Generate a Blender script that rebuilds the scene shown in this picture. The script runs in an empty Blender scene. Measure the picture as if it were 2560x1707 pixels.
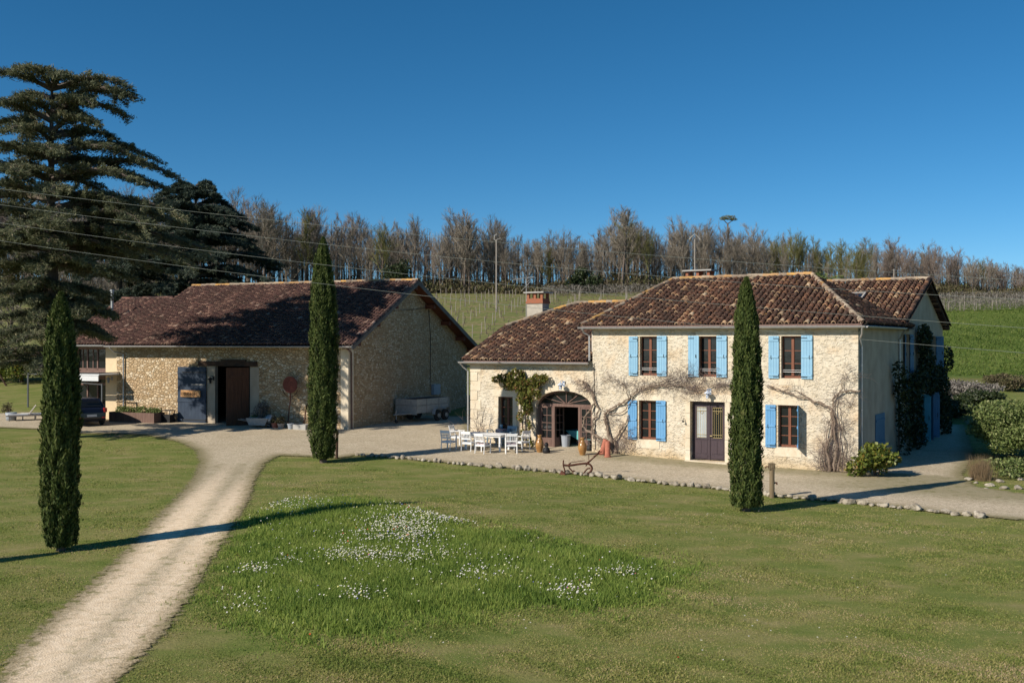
import bpy, bmesh, math, random
import numpy as np
from mathutils import Vector, Matrix, noise as mnoise
R = math.radians
rng = np.random.default_rng(7); random.seed(7)
sc = bpy.context.scene
COL = sc.collection
FPX, CH = 2500.0, 5.2           # camera focal length in photo pixels, camera height

# ---------------------------------------------------------------- terrain
def _tab(pts):
    xs = np.linspace(-100, 700, 3201)
    ys = np.interp(xs, [p[0] for p in pts], [p[1] for p in pts])
    k = np.hanning(25); k /= k.sum()
    ys2 = np.convolve(np.pad(ys, 12, mode='edge'), k, mode='valid')
    return xs, ys2
TL = _tab([(-100, 0), (41, 0), (47, .22), (52, .42), (56, .5), (64, .56), (75, 1.3), (90, 2.6), (118, 5.3), (160, 9.7), (205, 14.6), (216, 15.6), (240, 16), (320, 12), (700, 2)])
TR = _tab([(-100, 0), (44, 0), (62, .08), (92, 1.2), (108, 2.0), (150, 6.9), (185, 11.4), (216, 15.4), (240, 15.8), (320, 12), (700, 2)])
def gz(x, y):
    x = np.asarray(x, float); y = np.asarray(y, float)
    a = np.interp(y, *TL); b = np.interp(y, *TR)
    u = x / np.maximum(y, 20)
    t = np.clip((u - .1) / .2, 0, 1); t = t * t * (3 - 2 * t)
    z = a * (1 - t) + b * t
    z = z + .34 * np.exp(-((x + 3.5) ** 2 / 50 + (y - 29.5) ** 2 / 22))
    far = np.clip((y - 66) / 60, 0, 1)
    z = z + far * (.5 * np.sin(x * .045 + 1) + .25 * np.sin(x * .11 + y * .05))
    return z
def gz1(x, y): return float(gz(x, y))
def G(px, py):
    """point of the ground seen at photo pixel"""
    dx = (px - 1280) / FPX; dz = (853.5 - py) / FPX
    t = 3.0
    while t < 600:
        z = CH + dz * t
        if z < gz1(dx * t, t):
            lo, hi = t - .5, t
            for _ in range(18):
                m = (lo + hi) / 2
                if CH + dz * m < gz1(dx * m, m): hi = m
                else: lo = m
            return Vector((dx * hi, hi, gz1(dx * hi, hi)))
        t += .5
    return Vector((dx * 300, 300, gz1(dx * 300, 300)))
def at(px, py, D): return Vector(((px - 1280) / FPX * D, D, CH + (853.5 - py) / FPX * D))
def gp(x, y, dz=0): return Vector((x, y, gz1(x, y) + dz))

# ---------------------------------------------------------------- object helpers
def link(o, parent=None):
    COL.objects.link(o)
    if parent: o.parent = parent
    return o
def tag(o, label=None, cat=None, group=None, kind=None):
    if label: o['label'] = label
    if cat: o['category'] = cat
    if group: o['group'] = group
    if kind: o['kind'] = kind
    return o
def thing(name, label, cat, loc=(0, 0, 0), rz=0, group=None):
    o = bpy.data.objects.new(name, None); o.empty_display_size = .3
    COL.objects.link(o); o.location = loc; o.rotation_euler = (0, 0, rz)
    return tag(o, label, cat, group)
def copy_tree(o, parent=None):
    c = o.copy(); COL.objects.link(c); c.parent = parent
    for ch in list(o.children): copy_tree(ch, c)
    return c
class MB:
    def __init__(s): s.v = []; s.f = []; s.r = []
    def add(s, V, Fc, rnd=None):
        n = len(s.v); s.v += [tuple(p) for p in V]
        for f in Fc:
            s.f.append(tuple(i + n for i in f)); s.r.append(random.random() if rnd is None else rnd)
        return s
    def box(s, lo, hi, M=None, rnd=None):
        x0, y0, z0 = lo; x1, y1, z1 = hi
        V = [Vector(p) for p in ((x0, y0, z0), (x1, y0, z0), (x1, y1, z0), (x0, y1, z0), (x0, y0, z1), (x1, y0, z1), (x1, y1, z1), (x0, y1, z1))]
        if M: V = [M @ p for p in V]
        if rnd is None: rnd = random.random()
        return s.add(V, [(0, 3, 2, 1), (4, 5, 6, 7), (0, 1, 5, 4), (1, 2, 6, 5), (2, 3, 7, 6), (3, 0, 4, 7)], rnd)
    def bar(s, a, b, w, h=None, up=(0, 0, 1)):
        a = Vector(a); b = Vector(b); h = h or w
        d = (b - a); L = d.length
        if L < 1e-6: return s
        d.normalize(); u = Vector(up)
        if abs(d.dot(u)) > .98: u = Vector((0, 1, 0))
        x = d.cross(u).normalized(); z = x.cross(d)
        M = Matrix((x, d, z)).transposed().to_4x4(); M.translation = a
        return s.box((-w / 2, 0, -h / 2), (w / 2, L, h / 2), M)
    def tube(s, pts, rad, n=6, cap=True, rnd=None):
        pts = [Vector(p) for p in pts]
        if not hasattr(rad, '__len__'): rad = [rad] * len(pts)
        base = len(s.v); prev = None
        for i, p in enumerate(pts):
            d = (pts[min(i + 1, len(pts) - 1)] - pts[max(i - 1, 0)])
            d = d.normalized() if d.length > 1e-9 else Vector((0, 0, 1))
            if prev is None:
                u = Vector((0, 0, 1)) if abs(d.z) < .9 else Vector((1, 0, 0))
                x = d.cross(u).normalized()
            else:
                x = (prev - d * prev.dot(d))
                x = x.normalized() if x.length > 1e-6 else d.orthogonal().normalized()
            prev = x; y = d.cross(x)
            for k in range(n):
                a = 2 * math.pi * k / n
                s.v.append(tuple(p + (x * math.cos(a) + y * math.sin(a)) * rad[i]))
        r0 = random.random() if rnd is None else rnd
        for i in range(len(pts) - 1):
            for k in range(n):
                a = base + i * n + k; b = base + i * n + (k + 1) % n
                s.f.append((a, b, b + n, a + n)); s.r.append(r0)
        if cap:
            s.f.append(tuple(base + k for k in range(n))[::-1]); s.r.append(r0)
            s.f.append(tuple(base + (len(pts) - 1) * n + k for k in range(n))); s.r.append(r0)
        return s
    def lathe(s, prof, n=20, c=(0, 0, 0), M=None):
        base = len(s.v); c = Vector(c)
        for (r, z) in prof:
            for k in range(n):
                a = 2 * math.pi * k / n
                p = Vector((r * math.cos(a), r * math.sin(a), z))
                if M: p = M @ p
                s.v.append(tuple(p + c))
        r0 = random.random()
        for i in range(len(prof) - 1):
            for k in range(n):
                a = base + i * n + k; b = base + i * n + (k + 1) % n
                s.f.append((a, b, b + n, a + n)); s.r.append(r0)
        return s
    def build(s, name, mat, parent=None, smooth=False):
        me = bpy.data.meshes.new(name)
        me.from_pydata([tuple(p) for p in s.v], [], s.f)
        at_ = me.attributes.new('rnd', 'FLOAT', 'FACE')
        at_.data.foreach_set('value', np.array(s.r, np.float32))
        if mat: me.materials.append(mat)
        if smooth: me.polygons.foreach_set('use_smooth', [True] * len(me.polygons))
        me.update()
        return link(bpy.data.objects.new(name, me), parent)
def np_mesh(name, V, n, mat, parent=None, rnd=None, smooth=False, F=None, vattr=None):
    """V: (k*n,3) vertices of k separate n-gons, or F (k,n) index array"""
    V = np.ascontiguousarray(V, np.float32)
    if F is None: F = np.arange(len(V)).reshape(-1, n)
    k = len(F)
    me = bpy.data.meshes.new(name)
    me.vertices.add(len(V)); me.vertices.foreach_set('co', V.ravel())
    me.loops.add(k * n); me.loops.foreach_set('vertex_index', np.ascontiguousarray(F, np.int32).ravel())
    me.polygons.add(k); me.polygons.foreach_set('loop_start', np.arange(0, k * n, n, dtype=np.int32))
    a = me.attributes.new('rnd', 'FLOAT', 'FACE')
    a.data.foreach_set('value', np.asarray(rng.random(k) if rnd is None else rnd, np.float32))
    if vattr:
        for kk, vv in vattr.items():
            a = me.attributes.new(kk, 'FLOAT', 'POINT'); a.data.foreach_set('value', np.asarray(vv, np.float32))
    if smooth: me.polygons.foreach_set('use_smooth', np.ones(k, bool))
    if mat: me.materials.append(mat)
    me.update(); me.validate()
    return link(bpy.data.objects.new(name, me), parent)
def leaves(C, size, asp=1.6, up=0.0, rs=rng, out=None, dirs=None):
    """diamond leaf quads at the points C; up biases the long axis upwards; out biases the normal outwards"""
    C = np.asarray(C, float); n = len(C)
    d = rs.normal(size=(n, 3)); d[:, 2] += up
    if dirs is not None: d = d * .45 + dirs * 1.2
    d /= np.linalg.norm(d, axis=1)[:, None]
    w = rs.normal(size=(n, 3))
    if out is not None: w = np.cross(d, out + rs.normal(size=(n, 3)) * .5)
    else: w = np.cross(d, w)
    w /= np.linalg.norm(w, axis=1)[:, None] + 1e-9
    s = (np.asarray(size) * rs.uniform(.6, 1.3, n))[:, None]
    V = np.stack([C - d * s * asp * .5, C + w * s * .5, C + d * s * asp * .5, C - w * s * .5], 1).reshape(-1, 3)
    return V
# ---------------------------------------------------------------- materials
class NT:
    def __init__(s, m):
        s.t = m.node_tree; s.n = s.t.nodes; s.l = s.t.links
        s.n.clear()
        s.out = s.n.new('ShaderNodeOutputMaterial')
        s.b = s.n.new('ShaderNodeBsdfPrincipled')
        s.l.new(s.b.outputs[0], s.out.inputs[0])
        tc = s.n.new('ShaderNodeTexCoord'); s.obj = tc.outputs['Object']
        ge = s.n.new('ShaderNodeNewGeometry'); s.pos = ge.outputs['Position']; s.nor = ge.outputs['Normal']
    def set(s, sock, v):
        if hasattr(v, 'links') or isinstance(v, bpy.types.NodeSocket): s.l.new(v, sock)
        else:
            if isinstance(v, (tuple, list)) and len(v) == 3 and sock.type == 'RGBA': v = (*v, 1)
            sock.default_value = v
    def P(s, key, v): s.set(s.b.inputs[key], v)
    def noise(s, scale, detail=4, vec=None, rough=.55, col=False, dist=0):
        n = s.n.new('ShaderNodeTexNoise'); n.inputs['Scale'].default_value = scale
        n.inputs['Detail'].default_value = detail; n.inputs['Roughness'].default_value = rough; n.inputs['Distortion'].default_value = dist
        s.l.new(vec or s.obj, n.inputs['Vector'])
        return n.outputs['Color' if col else 'Fac']
    def vor(s, scale, vec=None, feat='F1', out='Distance', rnd=1):
        n = s.n.new('ShaderNodeTexVoronoi'); n.feature = feat; n.inputs['Scale'].default_value = scale
        n.inputs['Randomness'].default_value = rnd
        s.l.new(vec or s.obj, n.inputs['Vector']); return n.outputs[out]
    def ramp(s, fac, pts, interp='LINEAR'):
        n = s.n.new('ShaderNodeValToRGB'); cr = n.color_ramp; cr.interpolation = interp
        while len(cr.elements) < len(pts): cr.elements.new(.5)
        for e, (p, c) in zip(cr.elements, pts):
            e.position = p; e.color = (*c, 1) if hasattr(c, '__len__') else (c, c, c, 1)
        s.set(n.inputs[0], fac); return n.outputs[0]
    def mix(s, f, a, b, mode='MIX'):
        n = s.n.new('ShaderNodeMix'); n.data_type = 'RGBA'; n.blend_type = mode
        s.set(n.inputs[0], f); s.set(n.inputs[6], a); s.set(n.inputs[7], b); return n.outputs[2]
    def math(s, op, a, b=0.0, c=0.0, clamp=False):
        n = s.n.new('ShaderNodeMath'); n.operation = op; n.use_clamp = clamp
        s.set(n.inputs[0], a); s.set(n.inputs[1], b); s.set(n.inputs[2], c); return n.outputs[0]
    def mapping(s, scale=(1, 1, 1), rot=(0, 0, 0), vec=None, loc=(0, 0, 0)):
        n = s.n.new('ShaderNodeMapping'); n.inputs['Scale'].default_value = scale; n.inputs['Rotation'].default_value = rot; n.inputs['Location'].default_value = loc
        s.l.new(vec or s.obj, n.inputs['Vector']); return n.outputs[0]
    def warp(s, vec, sc_, amt):
        n = s.n.new('ShaderNodeVectorMath'); n.operation = 'MULTIPLY_ADD'
        s.l.new(s.noise(sc_, 3, vec, col=True), n.inputs[0]); n.inputs[1].default_value = (amt,) * 3; s.l.new(vec, n.inputs[2])
        return n.outputs[0]
    def attr(s, name):
        n = s.n.new('ShaderNodeAttribute'); n.attribute_name = name; return n.outputs['Fac']
    def sep(s, vec, i):
        n = s.n.new('ShaderNodeSeparateXYZ'); s.l.new(vec, n.inputs[0]); return n.outputs[i]
    def bump(s, h, strength=.5, dist=.02):
        n = s.n.new('ShaderNodeBump'); n.inputs['Strength'].default_value = strength; n.inputs['Distance'].default_value = dist
        s.set(n.inputs['Height'], h); s.l.new(n.outputs[0], s.b.inputs['Normal'])
def mat(name, fn=None, col=None, rough=.8, metal=0, spec=.3):
    m = bpy.data.materials.new(name); m.use_nodes = True
    t = NT(m); t.P('Roughness', rough); t.P('Metallic', metal); t.P('Specular IOR Level', spec)
    if col:
        n = t.noise(6, 4)
        t.P('Base Color', t.mix(n, tuple(c * .82 for c in col), tuple(min(1, c * 1.15) for c in col)))
    if fn: fn(t)
    return m
def f_house(t):
    v = t.warp(t.mapping((1.0, 1.0, 1.9)), 3.2, .4)
    cell = t.vor(4.4, v, out='Color'); edge = t.vor(4.4, v, 'DISTANCE_TO_EDGE')
    base = t.ramp(t.sep(cell, 0), [(0, (.50, .40, .27)), (.3, (.60, .51, .37)), (.7, (.67, .60, .47)), (1, (.74, .69, .58))])
    mortar = t.ramp(t.noise(1.4, 5), [(.3, (.55, .475, .36)), (.7, (.66, .60, .49))])
    c = t.mix(t.ramp(edge, [(.02, 1), (.2, 0)]), base, mortar)
    cover = t.ramp(t.noise(1.6, 6, rough=.65), [(.34, .3), (.52, .96)])
    c = t.mix(cover, c, mortar)
    och = t.ramp(t.noise(.75, 4, t.mapping((1, 1, 1), loc=(3, 1, 9))), [(.52, 0), (.68, .6)])
    c = t.mix(och, c, (.60, .43, .26))
    lo = t.ramp(t.math('ADD', t.sep(t.obj, 2), t.math('MULTIPLY', t.noise(1.6, 4), .8)), [(.5, .75), (1.0, 0)])
    c = t.mix(lo, c, (.50, .38, .22))
    dark = t.ramp(t.noise(5.5, 8, v, rough=.8), [(.54, 0), (.68, .5)])
    c = t.mix(dark, c, (.46, .37, .25))
    t.P('Base Color', c)
    h = t.math('ADD', t.ramp(edge, [(0, 0), (.12, .8), (.3, 1)]), t.math('MULTIPLY', t.noise(16, 5), .5))
    h = t.math('MULTIPLY', h, t.ramp(cover, [(.4, .9), (1, .10)]))
    h = t.math('ADD', h, t.math('MULTIPLY', t.sep(cell, 1), .2))
    h = t.math('ADD', h, t.math('MULTIPLY', t.ramp(t.noise(5.5, 4, t.mapping((1, 1, 2.0), loc=(4, 4, 4))), [(.38, .0), (.46, 1)]), .9))
    t.bump(h, .8, .04)
def f_wing(t):
    f_house(t)
def f_barn(t):
    v = t.warp(t.mapping((1, 1, 1.45)), 3.6, .2)
    cell = t.vor(4.9, v, out='Color'); edge = t.vor(4.9, v, 'DISTANCE_TO_EDGE')
    base = t.ramp(t.sep(cell, 0), [(0, (.24, .16, .09)), (.2, (.40, .29, .17)), (.5, (.54, .42, .28)), (.75, (.68, .58, .42)), (1, (.80, .74, .61))])
    base = t.mix(t.math('MULTIPLY', t.noise(9, 4), .5), base, (.42, .33, .2))
    mortar = t.ramp(t.noise(2, 4), [(.3, (.34, .24, .14)), (.7, (.48, .36, .21))])
    c = t.mix(t.ramp(edge, [(.02, 1), (.12, 0)]), base, mortar)
    big = t.ramp(t.noise(.5, 3), [(.4, 0), (.65, .45)])
    c = t.mix(big, c, (.40, .28, .17))
    c = t.mix(.22, c, (.50, .34, .19))
    t.P('Base Color', c)
    h = t.math('ADD', t.ramp(edge, [(0, 0), (.1, .8), (.25, 1)]), t.math('MULTIPLY', t.sep(cell, 1), .7))
    t.bump(t.math('ADD', h, t.math('MULTIPLY', t.noise(20, 4), .3)), .9, .06)
def tile_fn(cols, lich, moss):
    def fn(t):
        r = t.attr('rnd')
        c = t.ramp(r, cols)
        n1 = t.noise(7, 6, rough=.7); n2 = t.noise(11, 5, t.mapping(loc=(5, 3, 1)), rough=.65)
        c = t.mix(t.ramp(t.noise(1.1, 4), [(.4, 0), (.62, .4)]), c, (.050, .034, .030))
        c = t.mix(t.ramp(n1, [(.52, 0), (.66, .5)]), c, (.055, .042, .030))
        c = t.mix(t.ramp(n2, [(.56, 0), (.68, lich)]), c, (.40, .35, .26))
        c = t.mix(t.ramp(t.noise(4.5, 6, t.mapping(loc=(9, 2, 4)), rough=.7), [(.60, 0), (.70, moss)]), c, (.42, .22, .05))
        t.P('Base Color', c); t.bump(n1, .5, .01)
    return fn
HC = [(0, (.016, .011, .011)), (.25, (.052, .031, .027)), (.5, (.092, .050, .038)), (.70, (.16, .080, .054)), (.82, (.25, .12, .07)), (.90, (.42, .28, .17)), (.97, (.60, .48, .34)), (1, (.62, .50, .36))]
BC = [(0, (.022, .014, .014)), (.3, (.070, .038, .036)), (.6, (.12, .066, .058)), (.80, (.19, .10, .08)), (.92, (.34, .22, .17)), (1, (.48, .36, .29))]
def f_gravel(t):
    w = t.attr('edge'); tr = t.attr('track')
    n = t.noise(9, 6, t.pos, rough=.7); big = t.noise(.6, 4, t.pos)
    g = t.ramp(t.vor(30, t.pos, out='Color'), [(0, (.36, .29, .20)), (.4, (.60, .50, .37)), (.8, (.76, .66, .50)), (1, (.88, .79, .64))])
    c = t.mix(.42, g, t.ramp(n, [(.3, (.42, .345, .235)), (.7, (.74, .635, .475))]))
    c = t.mix(t.ramp(big, [(.4, .4), (.6, 0)]), c, (.48, .39, .27))
    c = t.mix(t.ramp(t.math('ADD', tr, t.math('MULTIPLY', t.math('SUBTRACT', n, .5), .9)), [(.25, 0), (.75, .92)]), c, t.ramp(t.noise(5, 5, t.pos), [(.3, (.72, .56, .38)), (.7, (.88, .72, .53))]))
    tuft = t.math('MULTIPLY', t.ramp(t.noise(2.6, 8, t.pos, rough=.75), [(.53, 0), (.62, 1)]), t.attr('weed'))
    spk = t.ramp(t.noise(8, 10, t.pos, rough=.95), [(.43, .75), (.51, 0)])
    c = t.mix(t.math('MULTIPLY', spk, t.math('SUBTRACT', 1.0, t.math('MULTIPLY', tr, .75))), c, (.20, .16, .11))
    blot = t.ramp(t.noise(1.9, 9, t.pos, rough=.8), [(.52, 0), (.68, .45)])
    c = t.mix(t.math('MULTIPLY', blot, t.math('SUBTRACT', 1.0, t.math('MULTIPLY', tr, .6))), c, (.30, .24, .165))
    c = t.mix(t.ramp(t.math('ADD', w, t.math('MULTIPLY', t.math('SUBTRACT', n, .5), 1.2)), [(.10, .75), (.50, 0)]), c, (.25, .19, .10))
    c = t.mix(t.math('MULTIPLY', t.math('SUBTRACT', 1.0, tr), t.math('MULTIPLY', t.attr('weed'), .95)), c, (.245, .215, .12))
    c = t.mix(tuft, c, (.17, .165, .06))
    t.P('Base Color', c)
    t.bump(t.math('ADD', t.math('MULTIPLY', n, .8), t.math('MULTIPLY', t.vor(30, t.pos), .6)), .6, .02)
    # ragged border: the sheet is cut away outside the noisy edge
    e = t.math('ADD', w, t.math('MULTIPLY', t.math('SUBTRACT', t.noise(4.5, 9, t.pos, rough=.85), .5), 1.5))
    a = t.ramp(e, [(.0, 0), (.10, 1)])
    tr_ = t.n.new('ShaderNodeBsdfTransparent'); mx = t.n.new('ShaderNodeMixShader')
    t.l.new(a, mx.inputs[0]); t.l.new(tr_.outputs[0], mx.inputs[1]); t.l.new(t.b.outputs[0], mx.inputs[2]); t.l.new(mx.outputs[0], t.out.inputs[0])
def f_ground(t):
    y = t.sep(t.pos, 1); x = t.sep(t.pos, 0)
    n = t.noise(1.1, 7, t.mapping((.55, 1, 1), vec=t.pos), rough=.62); f = t.noise(14, 6, t.pos, rough=.75)
    lawn = t.ramp(n, [(.30, (.115, .165, .034)), (.46, (.185, .21, .058)), (.60, (.26, .24, .092)), (.74, (.35, .285, .15))])
    lawn = t.mix(t.ramp(f, [(.35, .35), (.65, 0)]), lawn, (.10, .12, .03))
    n2 = t.noise(.12, 6, t.pos); n3 = t.noise(1.2, 6, t.pos, rough=.7)
    fieldR = t.ramp(n3, [(.3, (.055, .090, .016)), (.5, (.10, .145, .030)), (.72, (.19, .19, .062))])
    vine = t.ramp(n3, [(.32, (.080, .125, .03)), (.5, (.15, .165, .055)), (.68, (.30, .23, .13))])
    ux = t.math('DIVIDE', x, t.math('MAXIMUM', y, 20.0))
    side = t.ramp(t.math('ADD', ux, t.math('MULTIPLY', n2, .1)), [(.27, 0), (.33, 1)])
    hill = t.mix(side, vine, fieldR)
    # bare tan strips between the vine rows
    st = t.math('SINE', t.math('ADD', t.math('MULTIPLY', y, .62), t.math('MULTIPLY', x, .22)))
    hill = t.mix(t.math('MULTIPLY', t.ramp(t.math('ADD', t.math('MULTIPLY', st, .5), t.math('MULTIPLY', n3, .8)), [(.72, 0), (.88, .75)]), t.math('SUBTRACT', 1.0, side)), hill, (.22, .17, .095))
    c = t.mix(t.ramp(t.math('ADD', t.math('MULTIPLY', y, .01), t.math('MULTIPLY', n2, .1)), [(.83, 0), (.98, 1)]), lawn, hill)
    # mown track at the foot of the right-hand field
    tk = t.ramp(t.math('ABSOLUTE', t.math('SUBTRACT', t.math('ADD', y, t.math('MULTIPLY', n3, 3.0)), 100.0)), [(.0, 1), (.1, 1)])
    c = t.mix(t.ramp(t.math('MULTIPLY', t.math('ABSOLUTE', t.math('SUBTRACT', t.math('ADD', y, t.math('MULTIPLY', n3, 2.0)), 97.5)), .1), [(.25, .7), (.45, 0)]), c, (.19, .17, .065))
    wood = t.ramp(t.math('MULTIPLY', y, .001), [(.206, 0), (.212, 1)])
    c = t.mix(wood, c, (.07, .05, .03))
    t.P('Base Color', c); t.bump(f, .7, .05)
def leaf_fn(cols, trans=.25, rough=.7, spec=.2):
    def fn(t):
        c = t.ramp(t.attr('rnd'), cols); t.P('Base Color', c); t.P('Roughness', rough); t.P('Specular IOR Level', spec)
        tr = t.n.new('ShaderNodeBsdfTranslucent'); t.l.new(c, tr.inputs[0])
        mx = t.n.new('ShaderNodeMixShader'); mx.inputs[0].default_value = trans
        t.l.new(t.b.outputs[0], mx.inputs[1]); t.l.new(tr.outputs[0], mx.inputs[2]); t.l.new(mx.outputs[0], t.out.inputs[0])
    return fn
def f_bark(c0, c1):
    def fn(t):
        n = t.noise(5, 6, t.mapping((1, 1, .25)), rough=.7)
        t.P('Base Color', t.ramp(n, [(.3, c0), (.7, c1)])); t.bump(n, .7, .03)
    return fn
def f_wood(c0, c1, sc_=(30, 30, 2)):
    def fn(t):
        n = t.noise(1, 5, t.mapping(sc_)); t.P('Base Color', t.ramp(n, [(.3, c0), (.7, c1)])); t.bump(n, .3, .004)
    return fn
def f_paint(c0, c1, worn):
    def fn(t):
        n = t.noise(3, 5); w = t.noise(22, 6, t.mapping((1, 1, .2)), rough=.7)
        c = t.ramp(n, [(.3, c0), (.7, c1)])
        t.P('Base Color', t.mix(t.ramp(w, [(.60, 0), (.75, .5)]), c, worn)); t.bump(w, .2, .003)
    return fn
M = {}
M['house'] = mat('limestone_rubble', f_house, rough=.92, spec=.15)
M['barn'] = mat('ochre_rubble', f_barn, rough=.93, spec=.15)
M['render'] = mat('grey_render', lambda t: (t.P('Base Color', t.ramp(t.noise(1.2, 6), [(.3, (.33, .27, .205)), (.7, (.46, .39, .30))])), t.bump(t.noise(20, 5), .3, .01)), rough=.92)
M['render_w'] = mat('pale_render', lambda t: (t.P('Base Color', t.ramp(t.noise(2.2, 6, rough=.7), [(.3, (.50, .46, .40)), (.7, (.66, .62, .54))])), t.bump(t.noise(20, 5), .3, .01)), rough=.92)
M['beige'] = mat('beige_render', col=(.62, .49, .32), rough=.9)
M['ashlar'] = mat('dressed_stone', lambda t: (t.P('Base Color', t.mix(t.ramp(t.noise(5, 6, rough=.7), [(.5, 0), (.72, .6)]), t.ramp(t.noise(1.3, 4), [(.3, (.56, .47, .34)), (.7, (.67, .60, .48))]), (.44, .35, .23))), t.bump(t.noise(12, 6), .5, .02)), rough=.9)
M['tile'] = mat('old_canal_tile', tile_fn(HC, .5, .6), rough=.92, spec=.12)
M['tileb'] = mat('barn_canal_tile', tile_fn(BC, .4, .12), rough=.92, spec=.12)
M['ridge'] = mat('lichened_ridge', tile_fn([(0, (.26, .20, .15)), (.5, (.40, .33, .25)), (.8, (.46, .27, .12)), (1, (.60, .34, .10))], .6, .7), rough=.92, spec=.12)
M['rbase'] = mat('roof_channel', col=(.045, .03, .027), rough=.95)
M['zinc'] = mat('zinc', col=(.42, .42, .42), rough=.45, metal=.6, spec=.5)
M['white'] = mat('white_paint', f_paint((.70, .70, .70), (.80, .80, .79), (.55, .52, .47)), rough=.5, spec=.4)
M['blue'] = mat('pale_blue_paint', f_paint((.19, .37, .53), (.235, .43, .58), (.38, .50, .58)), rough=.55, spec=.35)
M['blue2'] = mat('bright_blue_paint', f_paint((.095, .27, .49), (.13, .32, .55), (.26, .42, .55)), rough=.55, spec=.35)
M['blued'] = mat('shaded_blue_paint', f_paint((.055, .14, .24), (.075, .17, .28), (.14, .22, .30)), rough=.6, spec=.3)  # darker copy of the blue paint: the gable side's shade put into its colour
M['teal'] = mat('teal_paint', f_paint((.04, .20, .26), (.08, .28, .34), (.2, .36, .38)), rough=.6)
M['navy'] = mat('dark_blue_paint', f_paint((.020, .034, .060), (.032, .050, .080), (.07, .09, .11)), rough=.6)
M['frame'] = mat('chestnut_frame', f_wood((.11, .035, .018), (.20, .070, .032)), rough=.5, spec=.4)
M['frame2'] = mat('weathered_frame', f_wood((.10, .055, .045), (.19, .12, .095)), rough=.6)
M['door'] = mat('plum_door', f_wood((.042, .027, .034), (.062, .042, .050)), rough=.45, spec=.4)
M['brass'] = mat('gold_tracery', col=(.46, .36, .17), rough=.45, metal=.3, spec=.5)
M['oldwood'] = mat('dark_timber', f_wood((.035, .020, .014), (.085, .048, .030), (4, 4, 4)), rough=.85)
M['brownwood'] = mat('brown_boards', f_wood((.060, .024, .013), (.115, .050, .025)), rough=.7)
M['greywood'] = mat('silvered_wood', f_wood((.22, .19, .17), (.36, .32, .28)), rough=.8)
M['soffit'] = mat('chestnut_soffit', f_wood((.09, .030, .018), (.15, .050, .028), (3, 3, 3)), rough=.8)
M['bargeb'] = mat('weathered_bargeboard', f_wood((.10, .09, .085), (.17, .155, .14), (3, 3, 3)), rough=.85)
M['iron'] = mat('rusty_iron', lambda t: t.P('Base Color', t.ramp(t.noise(14, 5), [(.3, (.055, .022, .014)), (.7, (.13, .050, .032))])), rough=.85, metal=.2)
M['rust'] = mat('rust_disc', lambda t: t.P('Base Color', t.ramp(t.noise(9, 6, rough=.7), [(.3, (.10, .030, .022)), (.7, (.20, .065, .045))])), rough=.9)
M['blackiron'] = mat('black_iron', col=(.02, .02, .02), rough=.6)
M['black'] = mat('black_plastic', col=(.012, .012, .014), rough=.6)
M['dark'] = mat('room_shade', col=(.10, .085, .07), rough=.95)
M['terra'] = mat('terracotta', lambda t: t.P('Base Color', t.ramp(t.noise(8, 5), [(.3, (.30, .095, .060)), (.7, (.42, .155, .10))])), rough=.8)
M['glaze'] = mat('honey_glaze', lambda t: t.P('Base Color', t.ramp(t.noise(5, 4), [(.3, (.22, .10, .03)), (.7, (.40, .22, .07))])), rough=.25, spec=.6)
M['brick'] = mat('orange_brick', lambda t: t.P('Base Color', t.mix(t.ramp(t.noise(6, 6), [(.5, 0), (.7, .6)]), (.30, .11, .06), (.17, .12, .09))), rough=.9)
M['concrete'] = mat('grey_block', col=(.36, .35, .33), rough=.9)
M['block'] = mat('weathered_block', lambda t: t.P('Base Color', t.ramp(t.noise(4, 6, rough=.7), [(.3, (.30, .27, .22)), (.7, (.46, .42, .36))])), rough=.9)
M['plastic'] = mat('grey_plastic', col=(.30, .33, .37), rough=.6)
M['galv'] = mat('galvanised', lambda t: (t.P('Base Color', t.ramp(t.noise(7, 6, rough=.7), [(.3, (.27, .27, .26)), (.7, (.43, .42, .40))]))), rough=.55, metal=.1)
M['dkgrey'] = mat('dark_grey_metal', col=(.085, .095, .10), rough=.6)
M['tyre'] = mat('tyre_rubber', col=(.035, .033, .030), rough=.85)
M['cloth'] = mat('teal_cloth', col=(.13, .42, .42), rough=.9)
M['awning'] = mat('awning_white', col=(.62, .64, .66), rough=.6)
M['cush'] = mat('striped_cushion', lambda t: t.P('Base Color', t.ramp(t.noise(6, 4), [(.35, (.10, .07, .12)), (.5, (.42, .34, .36)), (.65, (.6, .52, .5))])), rough=.9)
M['rock'] = mat('limestone_rock', lambda t: (t.P('Base Color', t.mix(t.ramp(t.noise(5, 6, t.pos, rough=.7), [(.44, 0), (.60, .85)]), t.ramp(t.noise(1.3, 3, t.pos), [(.3, (.30, .26, .20)), (.7, (.49, .44, .36))]), (.14, .115, .085))), t.bump(t.noise(9, 6, t.pos), .9, .05)), rough=.93)
M['cyp'] = mat('cypress_foliage', leaf_fn([(0, (.022, .036, .009)), (.5, (.058, .085, .020)), (.9, (.11, .135, .035)), (1, (.15, .15, .055))], .2))
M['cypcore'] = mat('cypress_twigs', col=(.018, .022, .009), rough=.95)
M['cedar'] = mat('cedar_needles', leaf_fn([(0, (.050, .062, .038)), (.5, (.13, .145, .080)), (.85, (.22, .215, .12)), (1, (.28, .23, .14))], .3))
M['cedar2'] = mat('blue_cedar_needles', leaf_fn([(0, (.022, .038, .030)), (.5, (.055, .076, .056)), (.85, (.095, .115, .078)), (1, (.17, .165, .10))], .22))
M['bark'] = mat('grey_bark', f_bark((.07, .055, .045), (.16, .13, .11)), rough=.95)
M['bark2'] = mat('vine_bark', f_bark((.12, .085, .060), (.29, .225, .175)), rough=.95)
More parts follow.
